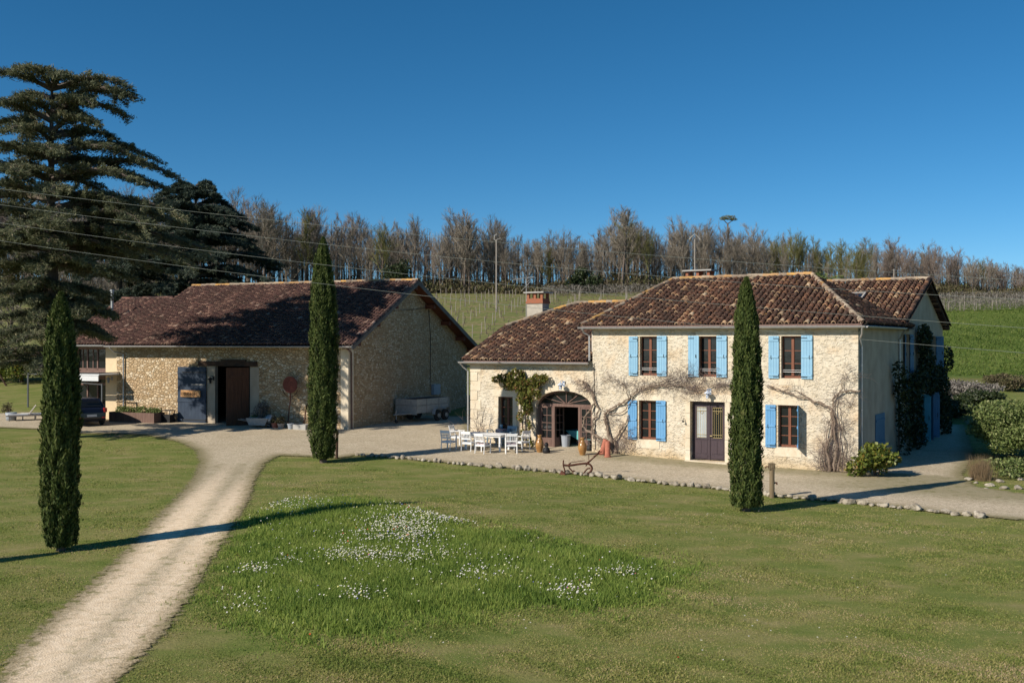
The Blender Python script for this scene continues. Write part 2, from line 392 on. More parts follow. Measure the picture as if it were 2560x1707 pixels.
M['twig'] = mat('winter_twigs', leaf_fn([(0, (.095, .080, .062)), (.5, (.175, .150, .118)), (1, (.30, .262, .215))], .0))
M['twigp'] = mat('purple_twigs', leaf_fn([(0, (.115, .088, .072)), (.5, (.19, .15, .125)), (1, (.28, .225, .19))], .0))
M['twigg'] = mat('budding_twigs', leaf_fn([(0, (.09, .09, .03)), (.5, (.155, .15, .052)), (1, (.22, .21, .075))], .15))
M['brush'] = mat('undergrowth_brush', leaf_fn([(0, (.045, .038, .022)), (.5, (.10, .082, .046)), (.8, (.095, .105, .036)), (1, (.18, .14, .09))], .1))
M['wist'] = mat('wisteria_twigs', leaf_fn([(0, (.10, .075, .070)), (.6, (.17, .13, .12)), (1, (.24, .18, .15))], .0))
M['climb'] = mat('climber_leaves', leaf_fn([(0, (.075, .095, .018)), (.55, (.17, .185, .04)), (.82, (.24, .20, .06)), (1, (.24, .10, .05))], .35))
M['ivy'] = mat('ivy_leaves', leaf_fn([(0, (.012, .022, .008)), (.6, (.028, .045, .014)), (1, (.06, .075, .03))], .12, rough=.5, spec=.3))
M['shrub'] = mat('evergreen_leaves', leaf_fn([(0, (.06, .09, .026)), (.5, (.14, .19, .055)), (.85, (.22, .26, .09)), (1, (.30, .31, .14))], .3, rough=.6, spec=.3))
M['shrub2'] = mat('yellowgreen_leaves', leaf_fn([(0, (.045, .07, .012)), (.5, (.11, .145, .024)), (.85, (.20, .215, .04)), (1, (.24, .14, .03))], .25, rough=.45, spec=.35))
M['lav'] = mat('lavender_stems', leaf_fn([(0, (.09, .08, .07)), (.5, (.17, .155, .14)), (1, (.26, .24, .21))], .1))
M['dry'] = mat('dry_grass', leaf_fn([(0, (.18, .12, .07)), (1, (.34, .25, .15))], .2))
M['lgrass'] = mat('lawn_blades', leaf_fn([(0, (.17, .225, .048)), (.36, (.30, .315, .09)), (.62, (.42, .375, .145)), (.87, (.50, .395, .22)), (1, (.55, .42, .28))], .5))
M['mgrass'] = mat('meadow_blades', leaf_fn([(0, (.13, .21, .040)), (.4, (.25, .335, .068)), (.8, (.38, .43, .115)), (1, (.52, .49, .20))], .5))
M['fgrass'] = mat('field_blades', leaf_fn([(0, (.060, .105, .018)), (.4, (.12, .175, .034)), (.75, (.20, .235, .060)), (1, (.32, .29, .12))], .4))
M['flower'] = mat('daisy_petals', leaf_fn([(0, (.66, .64, .58)), (.80, (.66, .62, .58)), (.86, (.75, .72, .30)), (.93, (.75, .72, .30)), (.95, (.28, .26, .60)), (.985, (.25, .22, .55)), (.99, (.65, .05, .03)), (1, (.65, .05, .03))], .3))
M['gravel'] = mat('gravel', f_gravel, rough=.95, spec=.1)
M['ground'] = mat('grassland', f_ground, rough=.95, spec=.08)
M['wire'] = mat('wire_metal', col=(.20, .22, .20), rough=.6)
def f_glass(t):
    t.P('Base Color', (.012, .014, .016)); t.P('Roughness', .06); t.P('Specular IOR Level', .5)
    t.bump(t.noise(2.5, 2), .12, .02)
M['glass'] = mat('window_glass', f_glass)
def f_carp(t):
    t.P('Base Color', (.010, .012, .024)); t.P('Roughness', .28); t.P('Coat Weight', .6); t.P('Coat Roughness', .05)
M['car'] = mat('car_paint', f_carp)
M['red'] = mat('red_lens', col=(.45, .02, .02), rough=.25, spec=.6)
M['plate'] = mat('number_plate', col=(.55, .57, .62), rough=.4)
M['curtain'] = mat('lace_curtain', col=(.42, .46, .48), rough=.9)
# ---------------------------------------------------------------- camera, light, sky
cam = bpy.data.cameras.new('camera'); co = bpy.data.objects.new('camera', cam); COL.objects.link(co)
cam.sensor_width = 36; cam.lens = FPX / 2560 * 36; cam.clip_end = 3000; cam.clip_start = .1
co.location = (0, 0, CH); co.rotation_euler = (R(90), 0, 0); sc.camera = co
SUNAZ = math.atan2(-.825, -.565); SUNEL = R(31)
sun = bpy.data.lights.new('sun', 'SUN'); sun.energy = 4.8; sun.angle = R(.5); sun.color = (1, .91, .78)
so = bpy.data.objects.new('sun', sun); COL.objects.link(so)
sd = Vector((math.sin(SUNAZ) * math.cos(SUNEL), math.cos(SUNAZ) * math.cos(SUNEL), math.sin(SUNEL)))
so.rotation_euler = sd.to_track_quat('Z', 'Y').to_euler()
w = bpy.data.worlds.new('World'); sc.world = w; w.use_nodes = True
nt = w.node_tree; bg = nt.nodes['Background']
sky = nt.nodes.new('ShaderNodeTexSky'); sky.sky_type = 'NISHITA'; sky.sun_disc = False
sky.sun_elevation = SUNEL; sky.sun_rotation = SUNAZ % (2 * math.pi)
sky.altitude = 900; sky.air_density = .75; sky.dust_density = .15; sky.ozone_density = 5.5
hs = nt.nodes.new('ShaderNodeHueSaturation'); hs.inputs['Saturation'].default_value = 1.2; hs.inputs['Hue'].default_value = .489
nt.links.new(sky.outputs[0], hs.inputs['Color']); nt.links.new(hs.outputs[0], bg.inputs[0]); bg.inputs[1].default_value = .08
sc.view_settings.view_transform = 'Standard'; sc.view_settings.look = 'None'; sc.view_settings.exposure = .32
sc.cycles.max_bounces = 5; sc.cycles.transparent_max_bounces = 10; sc.cycles.diffuse_bounces = 4; sc.cycles.glossy_bounces = 2
# ---------------------------------------------------------------- ground
def grid_sheet(name, xs, ys, zoff, material, vattr=None):
    X, Y = np.meshgrid(xs, ys); Z = gz(X, Y) + zoff
    V = np.stack([X, Y, Z], -1).reshape(-1, 3); nx, ny = len(xs), len(ys)
    i = (np.arange(ny - 1)[:, None] * nx + np.arange(nx - 1)[None, :]).ravel()
    F = np.stack([i, i + 1, i + 1 + nx, i + nx], 1)
    return np_mesh(name, V, 4, material, F=F, smooth=True, vattr=vattr)
xs = np.unique(np.concatenate([np.arange(-420, -40, 8), np.arange(-40, 46, .5), np.arange(46, 430, 8)]))
ys = np.unique(np.concatenate([np.arange(-120, 8, 8), np.arange(8, 74, .5), np.arange(74, 260, 2.5), np.arange(260, 640, 15)]))
tag(grid_sheet('lawn_and_hillside', xs, ys, 0, M['ground']), kind='structure')
DS = 1.0884
def gd(pts): return np.array([G(x * DS, y * DS)[:2] for x, y in pts])
driveL = [(-40, 1600), (20, 1505), (90, 1438), (200, 1345), (280, 1268), (345, 1200), (400, 1145), (440, 1098), (455, 1062), (447, 1035), (405, 1015), (330, 1000), (260, 997), (180, 997), (90, 987), (-10, 983), (-120, 980)]
far_ = [(-120, 950), (0, 949), (60, 946), (250, 955), (300, 925), (800, 930), (900, 958), (1000, 954), (1080, 958), (1085, 990), (1400, 1010)]
gpts = list(gd(driveL)) + list(gd(far_))
HM = Matrix.Rotation(-R(31.8), 4, 'Z'); HM.translation = Vector((13.61, 39.33, 0))
BM = Matrix.Rotation(-R(22), 4, 'Z'); BM.translation = Vector((-8.8, 53.7, 0))
def hw(x, y, z=0): return HM @ Vector((x, y, z))
def bw(x, y, z=0): return BM @ Vector((x, y, z))
gpts += [np.array(hw(-3, 2)[:2]), np.array(hw(-1.2, 1)[:2]), np.array(hw(-.5, 14)[:2]), np.array(hw(-.5, 26)[:2]), np.array(hw(6, 27)[:2])]
gpts += list(gd([(2212, 960), (2228, 1010), (2240, 1050), (2215, 1090), (2240, 1118), (2352, 1135), (2480, 1150)]))
stone_px = [(2560, 1240), (2352, 1197), (2200, 1184), (2050, 1166), (1900, 1151), (1790, 1142), (1660, 1125), (1500, 1110), (1400, 1098), (1280, 1086), (1150, 1076), (1000, 1062), (890, 1051), (820, 1046)]
stone_g = gd(stone_px)
driveR = [(780, 1054), (700, 1050), (645, 1047), (612, 1064), (590, 1098), (570, 1158), (527, 1235), (478, 1306), (440, 1375), (388, 1443), (330, 1510), (262, 1580), (220, 1620)]
gpts += list(stone_g) + list(gd(driveR))
GP = np.array(gpts)
rp = lambda P, a: (P[:, 0] * math.cos(a) + P[:, 1] * math.sin(a), -P[:, 0] * math.sin(a) + P[:, 1] * math.cos(a))
def sdist(P, poly):
    """signed distance, positive inside"""
    A = poly; B = np.roll(poly, -1, 0); best = np.full(len(P), 1e9); ins = np.zeros(len(P), bool)
    for a, b in zip(A, B):
        ab = b - a; t = np.clip(((P - a) @ ab) / (ab @ ab + 1e-12), 0, 1)
        best = np.minimum(best, np.linalg.norm(P - a - t[:, None] * ab, axis=1))
        c = ((a[1] > P[:, 1]) != (b[1] > P[:, 1]))
        xi = (b[0] - a[0]) * (P[:, 1] - a[1]) / (b[1] - a[1] + 1e-12) + a[0]
        ins ^= c & (P[:, 0] < xi)
    return np.where(ins, best, -best)
gx = np.arange(-40, 36, .2); gy = np.arange(11, 76, .2)
X, Y = np.meshgrid(gx, gy); P2 = np.stack([X.ravel(), Y.ravel()], 1); sd_ = sdist(P2, GP)
def linedist(P, pts):
    best = np.full(len(P), 1e9)
    for a, b in zip(pts[:-1], pts[1:]):
        ab = b - a; t = np.clip(((P - a) @ ab) / (ab @ ab), 0, 1)
        best = np.minimum(best, np.linalg.norm(P - a - t[:, None] * ab, axis=1))
    return best
tl = gd([(-30, 1640), (60, 1560), (160, 1455), (255, 1360), (340, 1275), (420, 1190), (480, 1120), (540, 1050), (640, 1010)])
tr_ = gd([(150, 1640), (235, 1545), (310, 1455), (380, 1365), (445, 1280), (505, 1205), (555, 1120), (590, 1060), (680, 1020)])
d1 = linedist(P2, tl); d2 = linedist(P2, tr_)
track = np.maximum(np.exp(-(d1 / .68) ** 2), np.exp(-(d2 / .6) ** 2)) * np.clip((44 - P2[:, 1]) / 12, .0, 1)
mid = np.minimum(d1, d2)
weed = np.clip(np.exp(-(sd_ / .6) ** 2) * 1.0, 0, 1)
drive_mid = (d1 < 1.6) & (d2 < 1.6) & (P2[:, 1] < 42)
weed = np.where(drive_mid, np.maximum(weed, np.clip(mid / .8, 0, 1) * 1.0), weed)
hl_ = np.array([[*(HM.inverted() @ Vector((p[0], p[1], 0)))[:2]] for p in P2[::1]]) if False else None
Hi = np.array(HM.inverted())[:2, :]
L2 = np.stack([P2[:, 0] * Hi[0, 0] + P2[:, 1] * Hi[0, 1] + Hi[0, 3], P2[:, 0] * Hi[1, 0] + P2[:, 1] * Hi[1, 1] + Hi[1, 3]], 1)
nearwall = (L2[:, 0] > -12) & (L2[:, 0] < 6) & (L2[:, 1] > -2.2) & (L2[:, 1] < .5)
sm = lambda v, a, b: np.clip((v - a) / (b - a), 0, 1) ** 2 * (3 - 2 * np.clip((v - a) / (b - a), 0, 1))
weed = np.maximum(weed, .75 * sm(L2[:, 0], -13, -10) * (1 - sm(L2[:, 0], 4, 8)) * sm(L2[:, 1], -2.6, -1.0) * (1 - sm(L2[:, 1], .4, 1.2)))
weed = np.maximum(weed, .12 * (P2[:, 1] > 40))
weed = np.maximum(weed, .8 * sm(L2[:, 0], -3, 2) * (1 - sm(L2[:, 0], 6, 11)) * sm(L2[:, 1], -6.0, -3.5) * (1 - sm(L2[:, 1], -1.5, 1.0)))
idx = np.arange(len(P2)).reshape(len(gy), len(gx)); ok = (sd_ > -1.0).reshape(len(gy), len(gx))
q = ok[:-1, :-1] & ok[1:, :-1] & ok[:-1, 1:] & ok[1:, 1:]
F = np.stack([idx[:-1, :-1][q], idx[:-1, 1:][q], idx[1:, 1:][q], idx[1:, :-1][q]], 1)
used = np.unique(F); rem = -np.ones(len(P2), int); rem[used] = np.arange(len(used))
rut = -.03 * track
V = np.stack([P2[:, 0], P2[:, 1], gz(P2[:, 0], P2[:, 1]) + .035 + rut * .6], 1)[used]
tag(np_mesh('gravel_driveway', V, 4, M['gravel'], F=rem[F], smooth=True, vattr={'edge': sd_[used], 'track': track[used], 'weed': weed[used]}), kind='structure')
# ---------------------------------------------------------------- grass and meadow
mead = gd([(505, 1400), (515, 1330), (540, 1262), (575, 1195), (640, 1155), (770, 1145), (860, 1148), (950, 1170), (1010, 1190), (1110, 1210), (1200, 1220), (1300, 1250), (1440, 1270), (1530, 1290), (1562, 1318), (1555, 1350), (1530, 1375), (1450, 1392), (1200, 1408), (1060, 1425), (960, 1440), (850, 1468), (720, 1478), (580, 1450)])
def in_view(P): return np.abs(P[:, 0]) < P[:, 1] * .55 + 1.5
def fbm(P, s, o=0):
    return (np.sin(P[:, 0] * s * 1.3 + 1.7 * np.sin(P[:, 1] * s * .9 + o) + o) + np.sin(P[:, 1] * s * 1.9 + 1.3 * np.sin(P[:, 0] * s * 2.1 + o)) + .6 * np.sin((P[:, 0] + P[:, 1]) * s * 3.7 + o)) / 2.6
def blades(P, h, wd, lean=.35):
    n = len(P); z = gz(P[:, 0], P[:, 1]); a = rng.uniform(0, 2 * np.pi, n); w_ = (wd * rng.uniform(.6, 1.4, n))[:, None]
    b = np.stack([P[:, 0], P[:, 1], z - .01], 1); side = np.stack([np.cos(a), np.sin(a), 0 * a], 1)
    tip = b + np.stack([rng.normal(0, lean, n), rng.normal(0, lean, n), np.ones(n)], 1) * h[:, None]
    return np.stack([b - side * w_ * .5, b + side * w_ * .5, tip], 1).reshape(-1, 3)
def scatter(n, y0, y1, pw=1.6):
    u = rng.random(n); e = 1 - pw
    y = (y0 ** e + u * (y1 ** e - y0 ** e)) ** (1 / e)
    return np.stack([rng.uniform(-.58, .58, n) * y, y], 1)
P = scatter(520000, 13.5, 50); sg_ = sdist(P, GP)
Qm = P[(sg_ > .8) & (P[:, 1] < 40) & (P[:, 0] < -2)]; e1 = linedist(Qm, tl); e2 = linedist(Qm, tr_)
Qm = Qm[(np.minimum(e1, e2) > .55) & (e1 < 1.7) & (e2 < 1.7) & (fbm(Qm, 2.3, 7) + .5 * fbm(Qm, 6, 3) + rng.normal(0, .5, len(Qm)) > .35)]
P = np.concatenate([P[(sg_ < .15 - .9 * rng.random(len(P)) ** 2) & (sdist(P, mead) < .2)], Qm])
n1 = fbm(P, .5, 1); patch = fbm(P, 1.1, 4)
h = np.clip(.026 + .014 * patch + .008 * n1, .010, .07) * rng.uniform(.6, 1.4, len(P))
sa_, sb_ = rp(P, R(-20)); streak = np.sin(sb_ * 2.6 + 1.2 * np.sin(sa_ * .25) + .7 * np.sin(sb_ * .9)) * (.5 + .5 * np.sin(sa_ * .33 + sb_ * .7))
r_ = np.clip(.48 - .20 * patch - .20 * fbm(P, .33, 8) - .10 * fbm(P, 2.9, 6) + .20 * streak - .28 * (fbm(P, 1.9, 11) + .3 * fbm(P, 7, 2) > .42) + rng.normal(0, .17, len(P)), 0, 1)
tag(np_mesh('lawn_grass', blades(P, h, .022 + P[:, 1] * .0009, .6), 3, M['lgrass'], rnd=r_), 'short mown lawn grass with dry and green patches', 'grass', kind='stuff')
b0 = mead.min(0) - 1.2; b1 = mead.max(0) + 1.2
P = rng.uniform(b0, b1, (330000, 2)); s_ = sdist(P, mead) + .5 * fbm(P, 2.2, 2) + .4 * rng.normal(size=len(P)); k = s_ > 0; P = P[k]; s_ = s_[k]
dist_w = np.clip(24 / P[:, 1], .4, 1); k = rng.random(len(P)) < dist_w; P = P[k]; s_ = s_[k]
h = (.04 + .13 * np.clip(s_ / 1.6, 0, 1) + .05 * fbm(P, 1.7, 3)) * rng.uniform(.5, 1.35, len(P))
r_ = np.clip(.38 - .22 * fbm(P, 1.2, 5) + rng.normal(0, .18, len(P)), 0, 1)
tag(np_mesh('meadow_grass', blades(P, np.maximum(h, .04), .03, .35), 3, M['mgrass'], rnd=r_), 'long bright green grass in the unmown flower island', 'grass', kind='stuff')
fl = []
def patch_px(x, y, rx, ry, n):
    for _ in range(int(n * 1.15)):
        p = G((x + random.gauss(0, rx)) * DS, (y + random.gauss(0, ry)) * DS); fl.append((p.x, p.y))
for a in [(905, 1215, 45, 14, 420), (1010, 1200, 42, 8, 190), (950, 1240, 30, 12, 260), (860, 1245, 40, 8, 120), (800, 1285, 38, 10, 170), (890, 1290, 60, 9, 170), (1000, 1285, 50, 14, 90), (640, 1165, 50, 12, 190),
          (720, 1168, 40, 6, 60), (960, 1180, 50, 10, 90), (580, 1320, 28, 6, 70), (660, 1300, 16, 6, 30), (820, 1380, 40, 7, 60), (1305, 1372, 26, 9, 90), (1440, 1325, 28, 6, 50), (1150, 1290, 60, 30, 40), (960, 1340, 140, 30, 60),
          (1240, 1320, 140, 40, 25), (700, 1390, 120, 30, 25), (560, 1400, 40, 14, 40), (1100, 1330, 40, 8, 60), (700, 1230, 90, 30, 50), (1400, 1350, 90, 20, 50)]: patch_px(*a)
fl = np.array(fl); s_ = sdist(fl, mead); fl = fl[s_ > -.15]
z = gz(fl[:, 0], fl[:, 1]) + rng.uniform(.13, .26, len(fl)) * np.clip(sdist(fl, mead) + .5, .3, 1)
C = np.column_stack([fl, z]); a = rng.uniform(0, 6.28, len(C)); s = rng.uniform(.010, .021, len(C))
nx = rng.normal(-.4, .3, len(C)); ny = rng.normal(-.5, .3, len(C)); N = np.column_stack([nx, ny, np.ones(len(C))]); N /= np.linalg.norm(N, axis=1)[:, None]
U = np.cross(N, np.column_stack([np.cos(a), np.sin(a), 0 * a])); U /= np.linalg.norm(U, axis=1)[:, None]; W = np.cross(N, U)
V = np.stack([C + (U * math.cos(t) + W * math.sin(t)) * s[:, None] for t in np.arange(6) * math.pi / 3], 1).reshape(-1, 3)
tag(np_mesh('meadow_flowers', V, 6, M['flower']), 'white daisies and a few blue and red wild flowers in drifts', 'flowers', kind='stuff')
P = scatter(900, 14, 34); P = P[(sdist(P, GP) < -.3) & (fbm(P, .8, 9) > .35) & (P[:, 0] > -2)]
C = np.column_stack([P, gz(P[:, 0], P[:, 1]) + .06]); a = rng.uniform(0, 6.28, len(C))
V = np.stack([C + np.column_stack([np.cos(a + t), np.sin(a + t), .3 * np.sin(a + t)]) * .016 for t in np.arange(5) * 1.2566], 1).reshape(-1, 3)
tag(np_mesh('lawn_daisies', V, 5, M['flower']), 'tiny pale daisies dotted through the mown lawn', 'flowers', kind='stuff')

# ---------------------------------------------------------------- edging stones
def rock_mesh(seed):
    bm = bmesh.new(); bmesh.ops.create_icosphere(bm, subdivisions=2, radius=.5)
    rs = random.Random(seed); o = Vector((rs.uniform(0, 99), rs.uniform(0, 99), 0))
    cuts = [(Vector((rs.gauss(0, 1), rs.gauss(0, 1), rs.gauss(.2, 1))).normalized(), rs.uniform(.28, .42)) for _ in range(7)]
    for v in bm.verts:
        for n, d in cuts:
            e = v.co.dot(n) - d
            if e > 0: v.co -= n * e
        v.co *= 1 + .25 * mnoise.noise(v.co * 3 + o)
        v.co.z = v.co.z * .8 + .2
    me = bpy.data.meshes.new('edging_stone'); bm.to_mesh(me); bm.free(); me.materials.append(M['rock']); return me
RK = [rock_mesh(i) for i in range(10)]
sl = [Vector((*p, 0)) for p in stone_g][::-1]
seg = []; acc = 0
for a, b in zip(sl[:-1], sl[1:]): seg.append((acc, a, b)); acc += (b - a).length
t_ = 0
while t_ < acc - 4:
    for (s0, a, b) in reversed(seg):
        if t_ >= s0: p = a.lerp(b, (t_ - s0) / (b - a).length); break
    s = random.choice((random.uniform(.2, .32), random.uniform(.24, .42)))
    if random.random() > .06:
        o = link(bpy.data.objects.new('edging_stone', random.choice(RK)))
        nrm = Vector((-(b - a).y, (b - a).x, 0)).normalized()
        p = p + nrm * random.gauss(0, .05)
        o.location = gp(p.x, p.y, .02); o.rotation_euler = (random.uniform(-.4, .4), random.uniform(-.4, .4), random.uniform(0, 6.28))
        o.scale = (s * random.uniform(.75, 1.3), s * random.uniform(.7, 1.0), s * random.uniform(.5, 1.05))
        tag(o, 'rough pale limestone rock in the kerb line between gravel and lawn', 'stone', 'limestone rocks edging the gravel terrace')
    t_ += s * random.uniform(.85, 1.15)
for x, y in [(2440, 1208), (2475, 1215), (2510, 1222), (2545, 1222), (2500, 1205), (2552, 1200), (2420, 1200), (2535, 1185), (2465, 1222)]:
    o = link(bpy.data.objects.new('bed_stone', random.choice(RK))); p = G(x, y); o.location = p; o.rotation_euler = (0, 0, random.uniform(0, 6)); s = random.uniform(.15, .34); o.scale = (s * 1.3, s, s * .7)
    tag(o, 'small flat rock around the planted bed under the big green bush', 'stone', 'rocks round the planted bed')
# ---------------------------------------------------------------- building helpers
def wall_panel(name, outline, holes, thick, material, parent, T=None):
    """outline/holes in local (x,z); wall occupies y 0..thick"""
    cu = bpy.data.curves.new('w', 'CURVE'); cu.dimensions = '2D'; cu.fill_mode = 'BOTH'; cu.extrude = thick / 2
    for pl in [outline] + holes:
        sp = cu.splines.new('POLY'); sp.points.add(len(pl) - 1); sp.use_cyclic_u = True
        for i, (a, b) in enumerate(pl): sp.points[i].co = (a, b, 0, 1)
    o = bpy.data.objects.new('w', cu); COL.objects.link(o)
    dg = bpy.context.evaluated_depsgraph_get(); me = bpy.data.meshes.new_from_object(o.evaluated_get(dg))
    bpy.data.objects.remove(o); bpy.data.curves.remove(cu)
    for v in me.vertices:
        p = Vector((v.co.x, thick / 2 - v.co.z, v.co.y))
        v.co = T @ p if T else p
    me.name = name; me.materials.clear(); me.materials.append(material)
    return link(bpy.data.objects.new(name, me), parent)
def rect(x0, x1, z0, z1): return [(x0, z0), (x1, z0), (x1, z1), (x0, z1)]
def tiles(name, P0, e, r, poly, material, parent, sp=.265, cl=.38, rad=.092, seg=5, hfn=None):
    """roof slope of canal tiles: P0 origin, e along eave, r up slope, poly in (a,b)"""
    P0 = Vector(P0); e = Vector(e).normalized(); r = Vector(r).normalized(); n = e.cross(r)
    if n.z < 0: n = -n
    pa = np.array(poly, float); amin, bmin = pa.min(0); amax, bmax = pa.max(0)
    V = []; Fc = []; rn = []
    I = np.arange(int((amax - amin) / sp) + 1); J = np.arange(int((bmax - bmin) / cl) + 1)
    J = np.arange(-1, len(J) + 1); jo = rng.uniform(-.5, .5, len(I) + 1) * cl
    cs = np.array([[amin + (i + .5) * sp, bmin + (j + .45) * cl + jo[i]] for i in I for j in J])
    I2 = cs[:, 1] - .45 * cl; first = (I2 < bmin - .02) & (I2 > bmin - cl + .01)
    # the lowest tile of each row starts at the eave
    low = I2 < bmin; keep = ~(I2 < bmin - cl + .02); cs2 = cs.copy(); cs2[low, 1] = bmin + .45 * cl
    ins = (sdist(cs2, pa) > -.02) & keep; cs = cs2
    E, Rr, N = np.array(e), np.array(r), np.array(n); O = np.array(P0)
    ang = np.linspace(math.pi, 0, seg + 1)
    base = 0; rowtone = rng.normal(0, .07, len(I) + 1)
    for (a, b), k, ii in zip(cs, ins, [i for i in I for j in J]):
        if not k: continue
        b0 = b - .45 * cl; b1 = b0 + cl * 1.12
        ja = rng.normal(0, .008); jb = rng.normal(0, .012); jz = abs(rng.normal(0, .004)); tw = rng.normal(0, .008)
        w0 = rad * rng.uniform(1.02, 1.14); w1 = rad * rng.uniform(.76, .84)
        def ring(bb, w, lift, dx):
            return [O + E * (a + ja + dx + w * math.cos(t)) + Rr * (bb + jb) + N * (lift + jz + w * 1.2 * math.sin(t) - .01) for t in ang]
        v0 = ring(b0, w0, .042, -tw); v1 = ring(b1, w1, .0, tw)
        vi = [O + E * (a + ja - tw + (w0 - .02) * math.cos(t)) + Rr * (b0 + jb + .012) + N * (.02 + jz + (w0 - .02) * 1.2 * math.sin(t) - .01) for t in ang]
        m = seg + 1; V += v0 + v1 + vi
        rv = float(np.clip(.46 + rng.normal(0, .10) + rowtone[ii], .1, .8)) if rng.random() > .07 else rng.uniform(.75, .97)
        lipv = .90 if rng.random() < .14 else min(.9, rv + .15)
        for s in range(seg):
            Fc.append((base + s, base + s + 1, base + m + s + 1, base + m + s)); rn.append(rv)
            Fc.append((base + s, base + 2 * m + s, base + 2 * m + s + 1, base + s + 1)); rn.append(lipv)
        base += 3 * m
        # channel tile between caps
        c0 = a + sp / 2
        vc = []
        for bb, lf in ((b0, .012), (b1, -.006)):
            for (dx, dz) in ((-sp * .34, .0), (-.04, -.03), (.04, -.03), (sp * .34, .0)):
                vc.append(O + E * (c0 + dx) + Rr * bb + N * (lf + dz))
        V += vc; rv2 = rv * .05
        for s in range(3):
            Fc.append((base + s, base + s + 1, base + 4 + s + 1, base + 4 + s)); rn.append(rv2)
        base += 8
    return np_mesh(name, np.array(V), 4, material, parent, rnd=rn, F=np.array(Fc), smooth=False)
def ridge_tiles(name, a, b, material, parent, rad=.12, cl=.38, orange=.5):
    a = Vector(a); b = Vector(b); L = (b - a).length; d = (b - a).normalized(); x = d.cross(Vector((0, 0, 1))).normalized(); n = x.cross(d)
    mb = MB(); k = int(L / cl)
    for i in range(k + 1):
        p = a + d * (L * i / (k + 1)); q_ = a + d * min(L, L * (i + 1.12) / (k + 1)); rr = random.random(); jz = random.uniform(-.012, .012)
        V = []
        for pt, w in ((p, rad * 1.06), (q_, rad * .9)):
            for t in range(7):
                t2 = math.pi * t / 6
                V.append(pt + x * w * math.cos(t2) + n * (w * math.sin(t2) + jz - .01))
        mb.add(V, [(s, s + 1, s + 8, s + 7) for s in range(6)], rr)
    # bedding mortar under the tiles
    V = [a + x * rad * 1.05 - n * .05, a - x * rad * 1.05 - n * .05, b - x * rad * 1.05 - n * .05, b + x * rad * 1.05 - n * .05, a + n * .04, b + n * .04]
    mb.add(V, [(0, 4, 5, 3), (1, 2, 5, 4)], .2)
    return mb.build(name, material, parent)
def gutter(name, a, b, parent, out=(0, -1, 0), rad=.075):
    a = Vector(a); b = Vector(b); out = Vector(out); mb = MB(); V = []
    for p in (a, b):
        for t in range(9):
            t2 = math.pi * (1 + t / 8)
            V.append(p + out * (rad * math.cos(t2)) + Vector((0, 0, rad * math.sin(t2))))
    mb.add(V, [(s, s + 1, s + 10, s + 9) for s in range(8)])
    for p in (a, b): mb.add([p + out * (rad * math.cos(math.pi * (1 + t / 8))) + Vector((0, 0, rad * math.sin(math.pi * (1 + t / 8)))) for t in range(9)], [tuple(range(9))])
    mb.tube([a + out * rad, b + out * rad], .014, 5); mb.tube([a - out * rad, b - out * rad], .01, 4)
    L = (b - a).length; d = (b - a).normalized()
    for i in range(int(L / .8)):
        p = a + d * (.3 + i * .8); mb.bar(p + out * rad + Vector((0, 0, .01)), p - out * rad + Vector((0, 0, .05)), .025, .008)
    return mb.build(name, M['zinc'], parent)
def pipe(name, pts, parent, r=.045, m='zinc'):
    mb = MB().tube(pts, r, 8)
    p0, p1 = Vector(pts[-2]), Vector(pts[-1])
    for f in (.15, .5, .85):
        q_ = p0.lerp(p1, f); mb.tube([q_ - Vector((0, 0, .02)), q_ + Vector((0, 0, .02))], r * 1.35, 8)
    return mb.build(name, M[m], parent, smooth=False)
def window(x0, x1, z0, z1, parent, y=.22, rows=4, fm='frame', cols=2, glass='glass', name='window', rail=False):
    """casement window set back in its reveal; returns the window part"""
    mb = MB(); w = .055
    mb.box((x0 - .02, y, z0 - .02), (x0 + w, y + .07, z1 + .02)).box((x1 - w, y, z0 - .02), (x1 + .02, y + .07, z1 + .02))
    mb.box((x0 + w, y, z0 - .02), (x1 - w, y + .07, z0 + w + .02)).box((x0 + w, y, z1 - w), (x1 - w, y + .07, z1 + .02))
    xm = (x0 + x1) / 2; mb.box((xm - .055, y - .012, z0 + w + .02), (xm + .055, y + .06, z1 - w))
    for i in range(1, rows):
        z = z0 + w + (z1 - z0 - 2 * w) * i / rows
        mb.box((x0 + w, y + .01, z - .016), (xm - .055, y + .05, z + .016)); mb.box((xm + .055, y + .01, z - .016), (x1 - w, y + .05, z + .016))
    win = mb.build(name, M[fm], parent)
    MB().box((x0 + .03, y + .03, z0 + .03), (x1 - .03, y + .036, z1 - .03)).build('pane', M[glass], win)
    return win
def sill(x0, x1, z, win, h=.12, m='ashlar'):
    return MB().box((x0 - .08, -.05, z - h), (x1 + .08, .2, z - .004)).build('sill', M[m], win)
def shutter_mesh(w, h, m, ledges=True):
    mb = MB(); n = 4; pw = w / n
    for i in range(n): mb.box((i * pw + .004, -.028, 0), ((i + 1) * pw - .004, 0, h))
    mb.box((.004, -.018, .004), (w - .004, -.004, h - .004))
    if ledges:
        for z in (.10, h / 2 - .04, h - .22): mb.box((.02, -.055, z), (w - .02, -.028, z + .085))
    o = mb.build('shutter', M[m])
    for z in (.07, h - .12): MB().box((.0, -.06, z), (w * .55, -.052 if ledges else -.034, z + .02)).build('hinge', M['blackiron'], o)
    MB().box((w * .72, -.075, h * .46), (w * .76, -.05, h * .54)).build('latch', M['blackiron'], o)
    return o
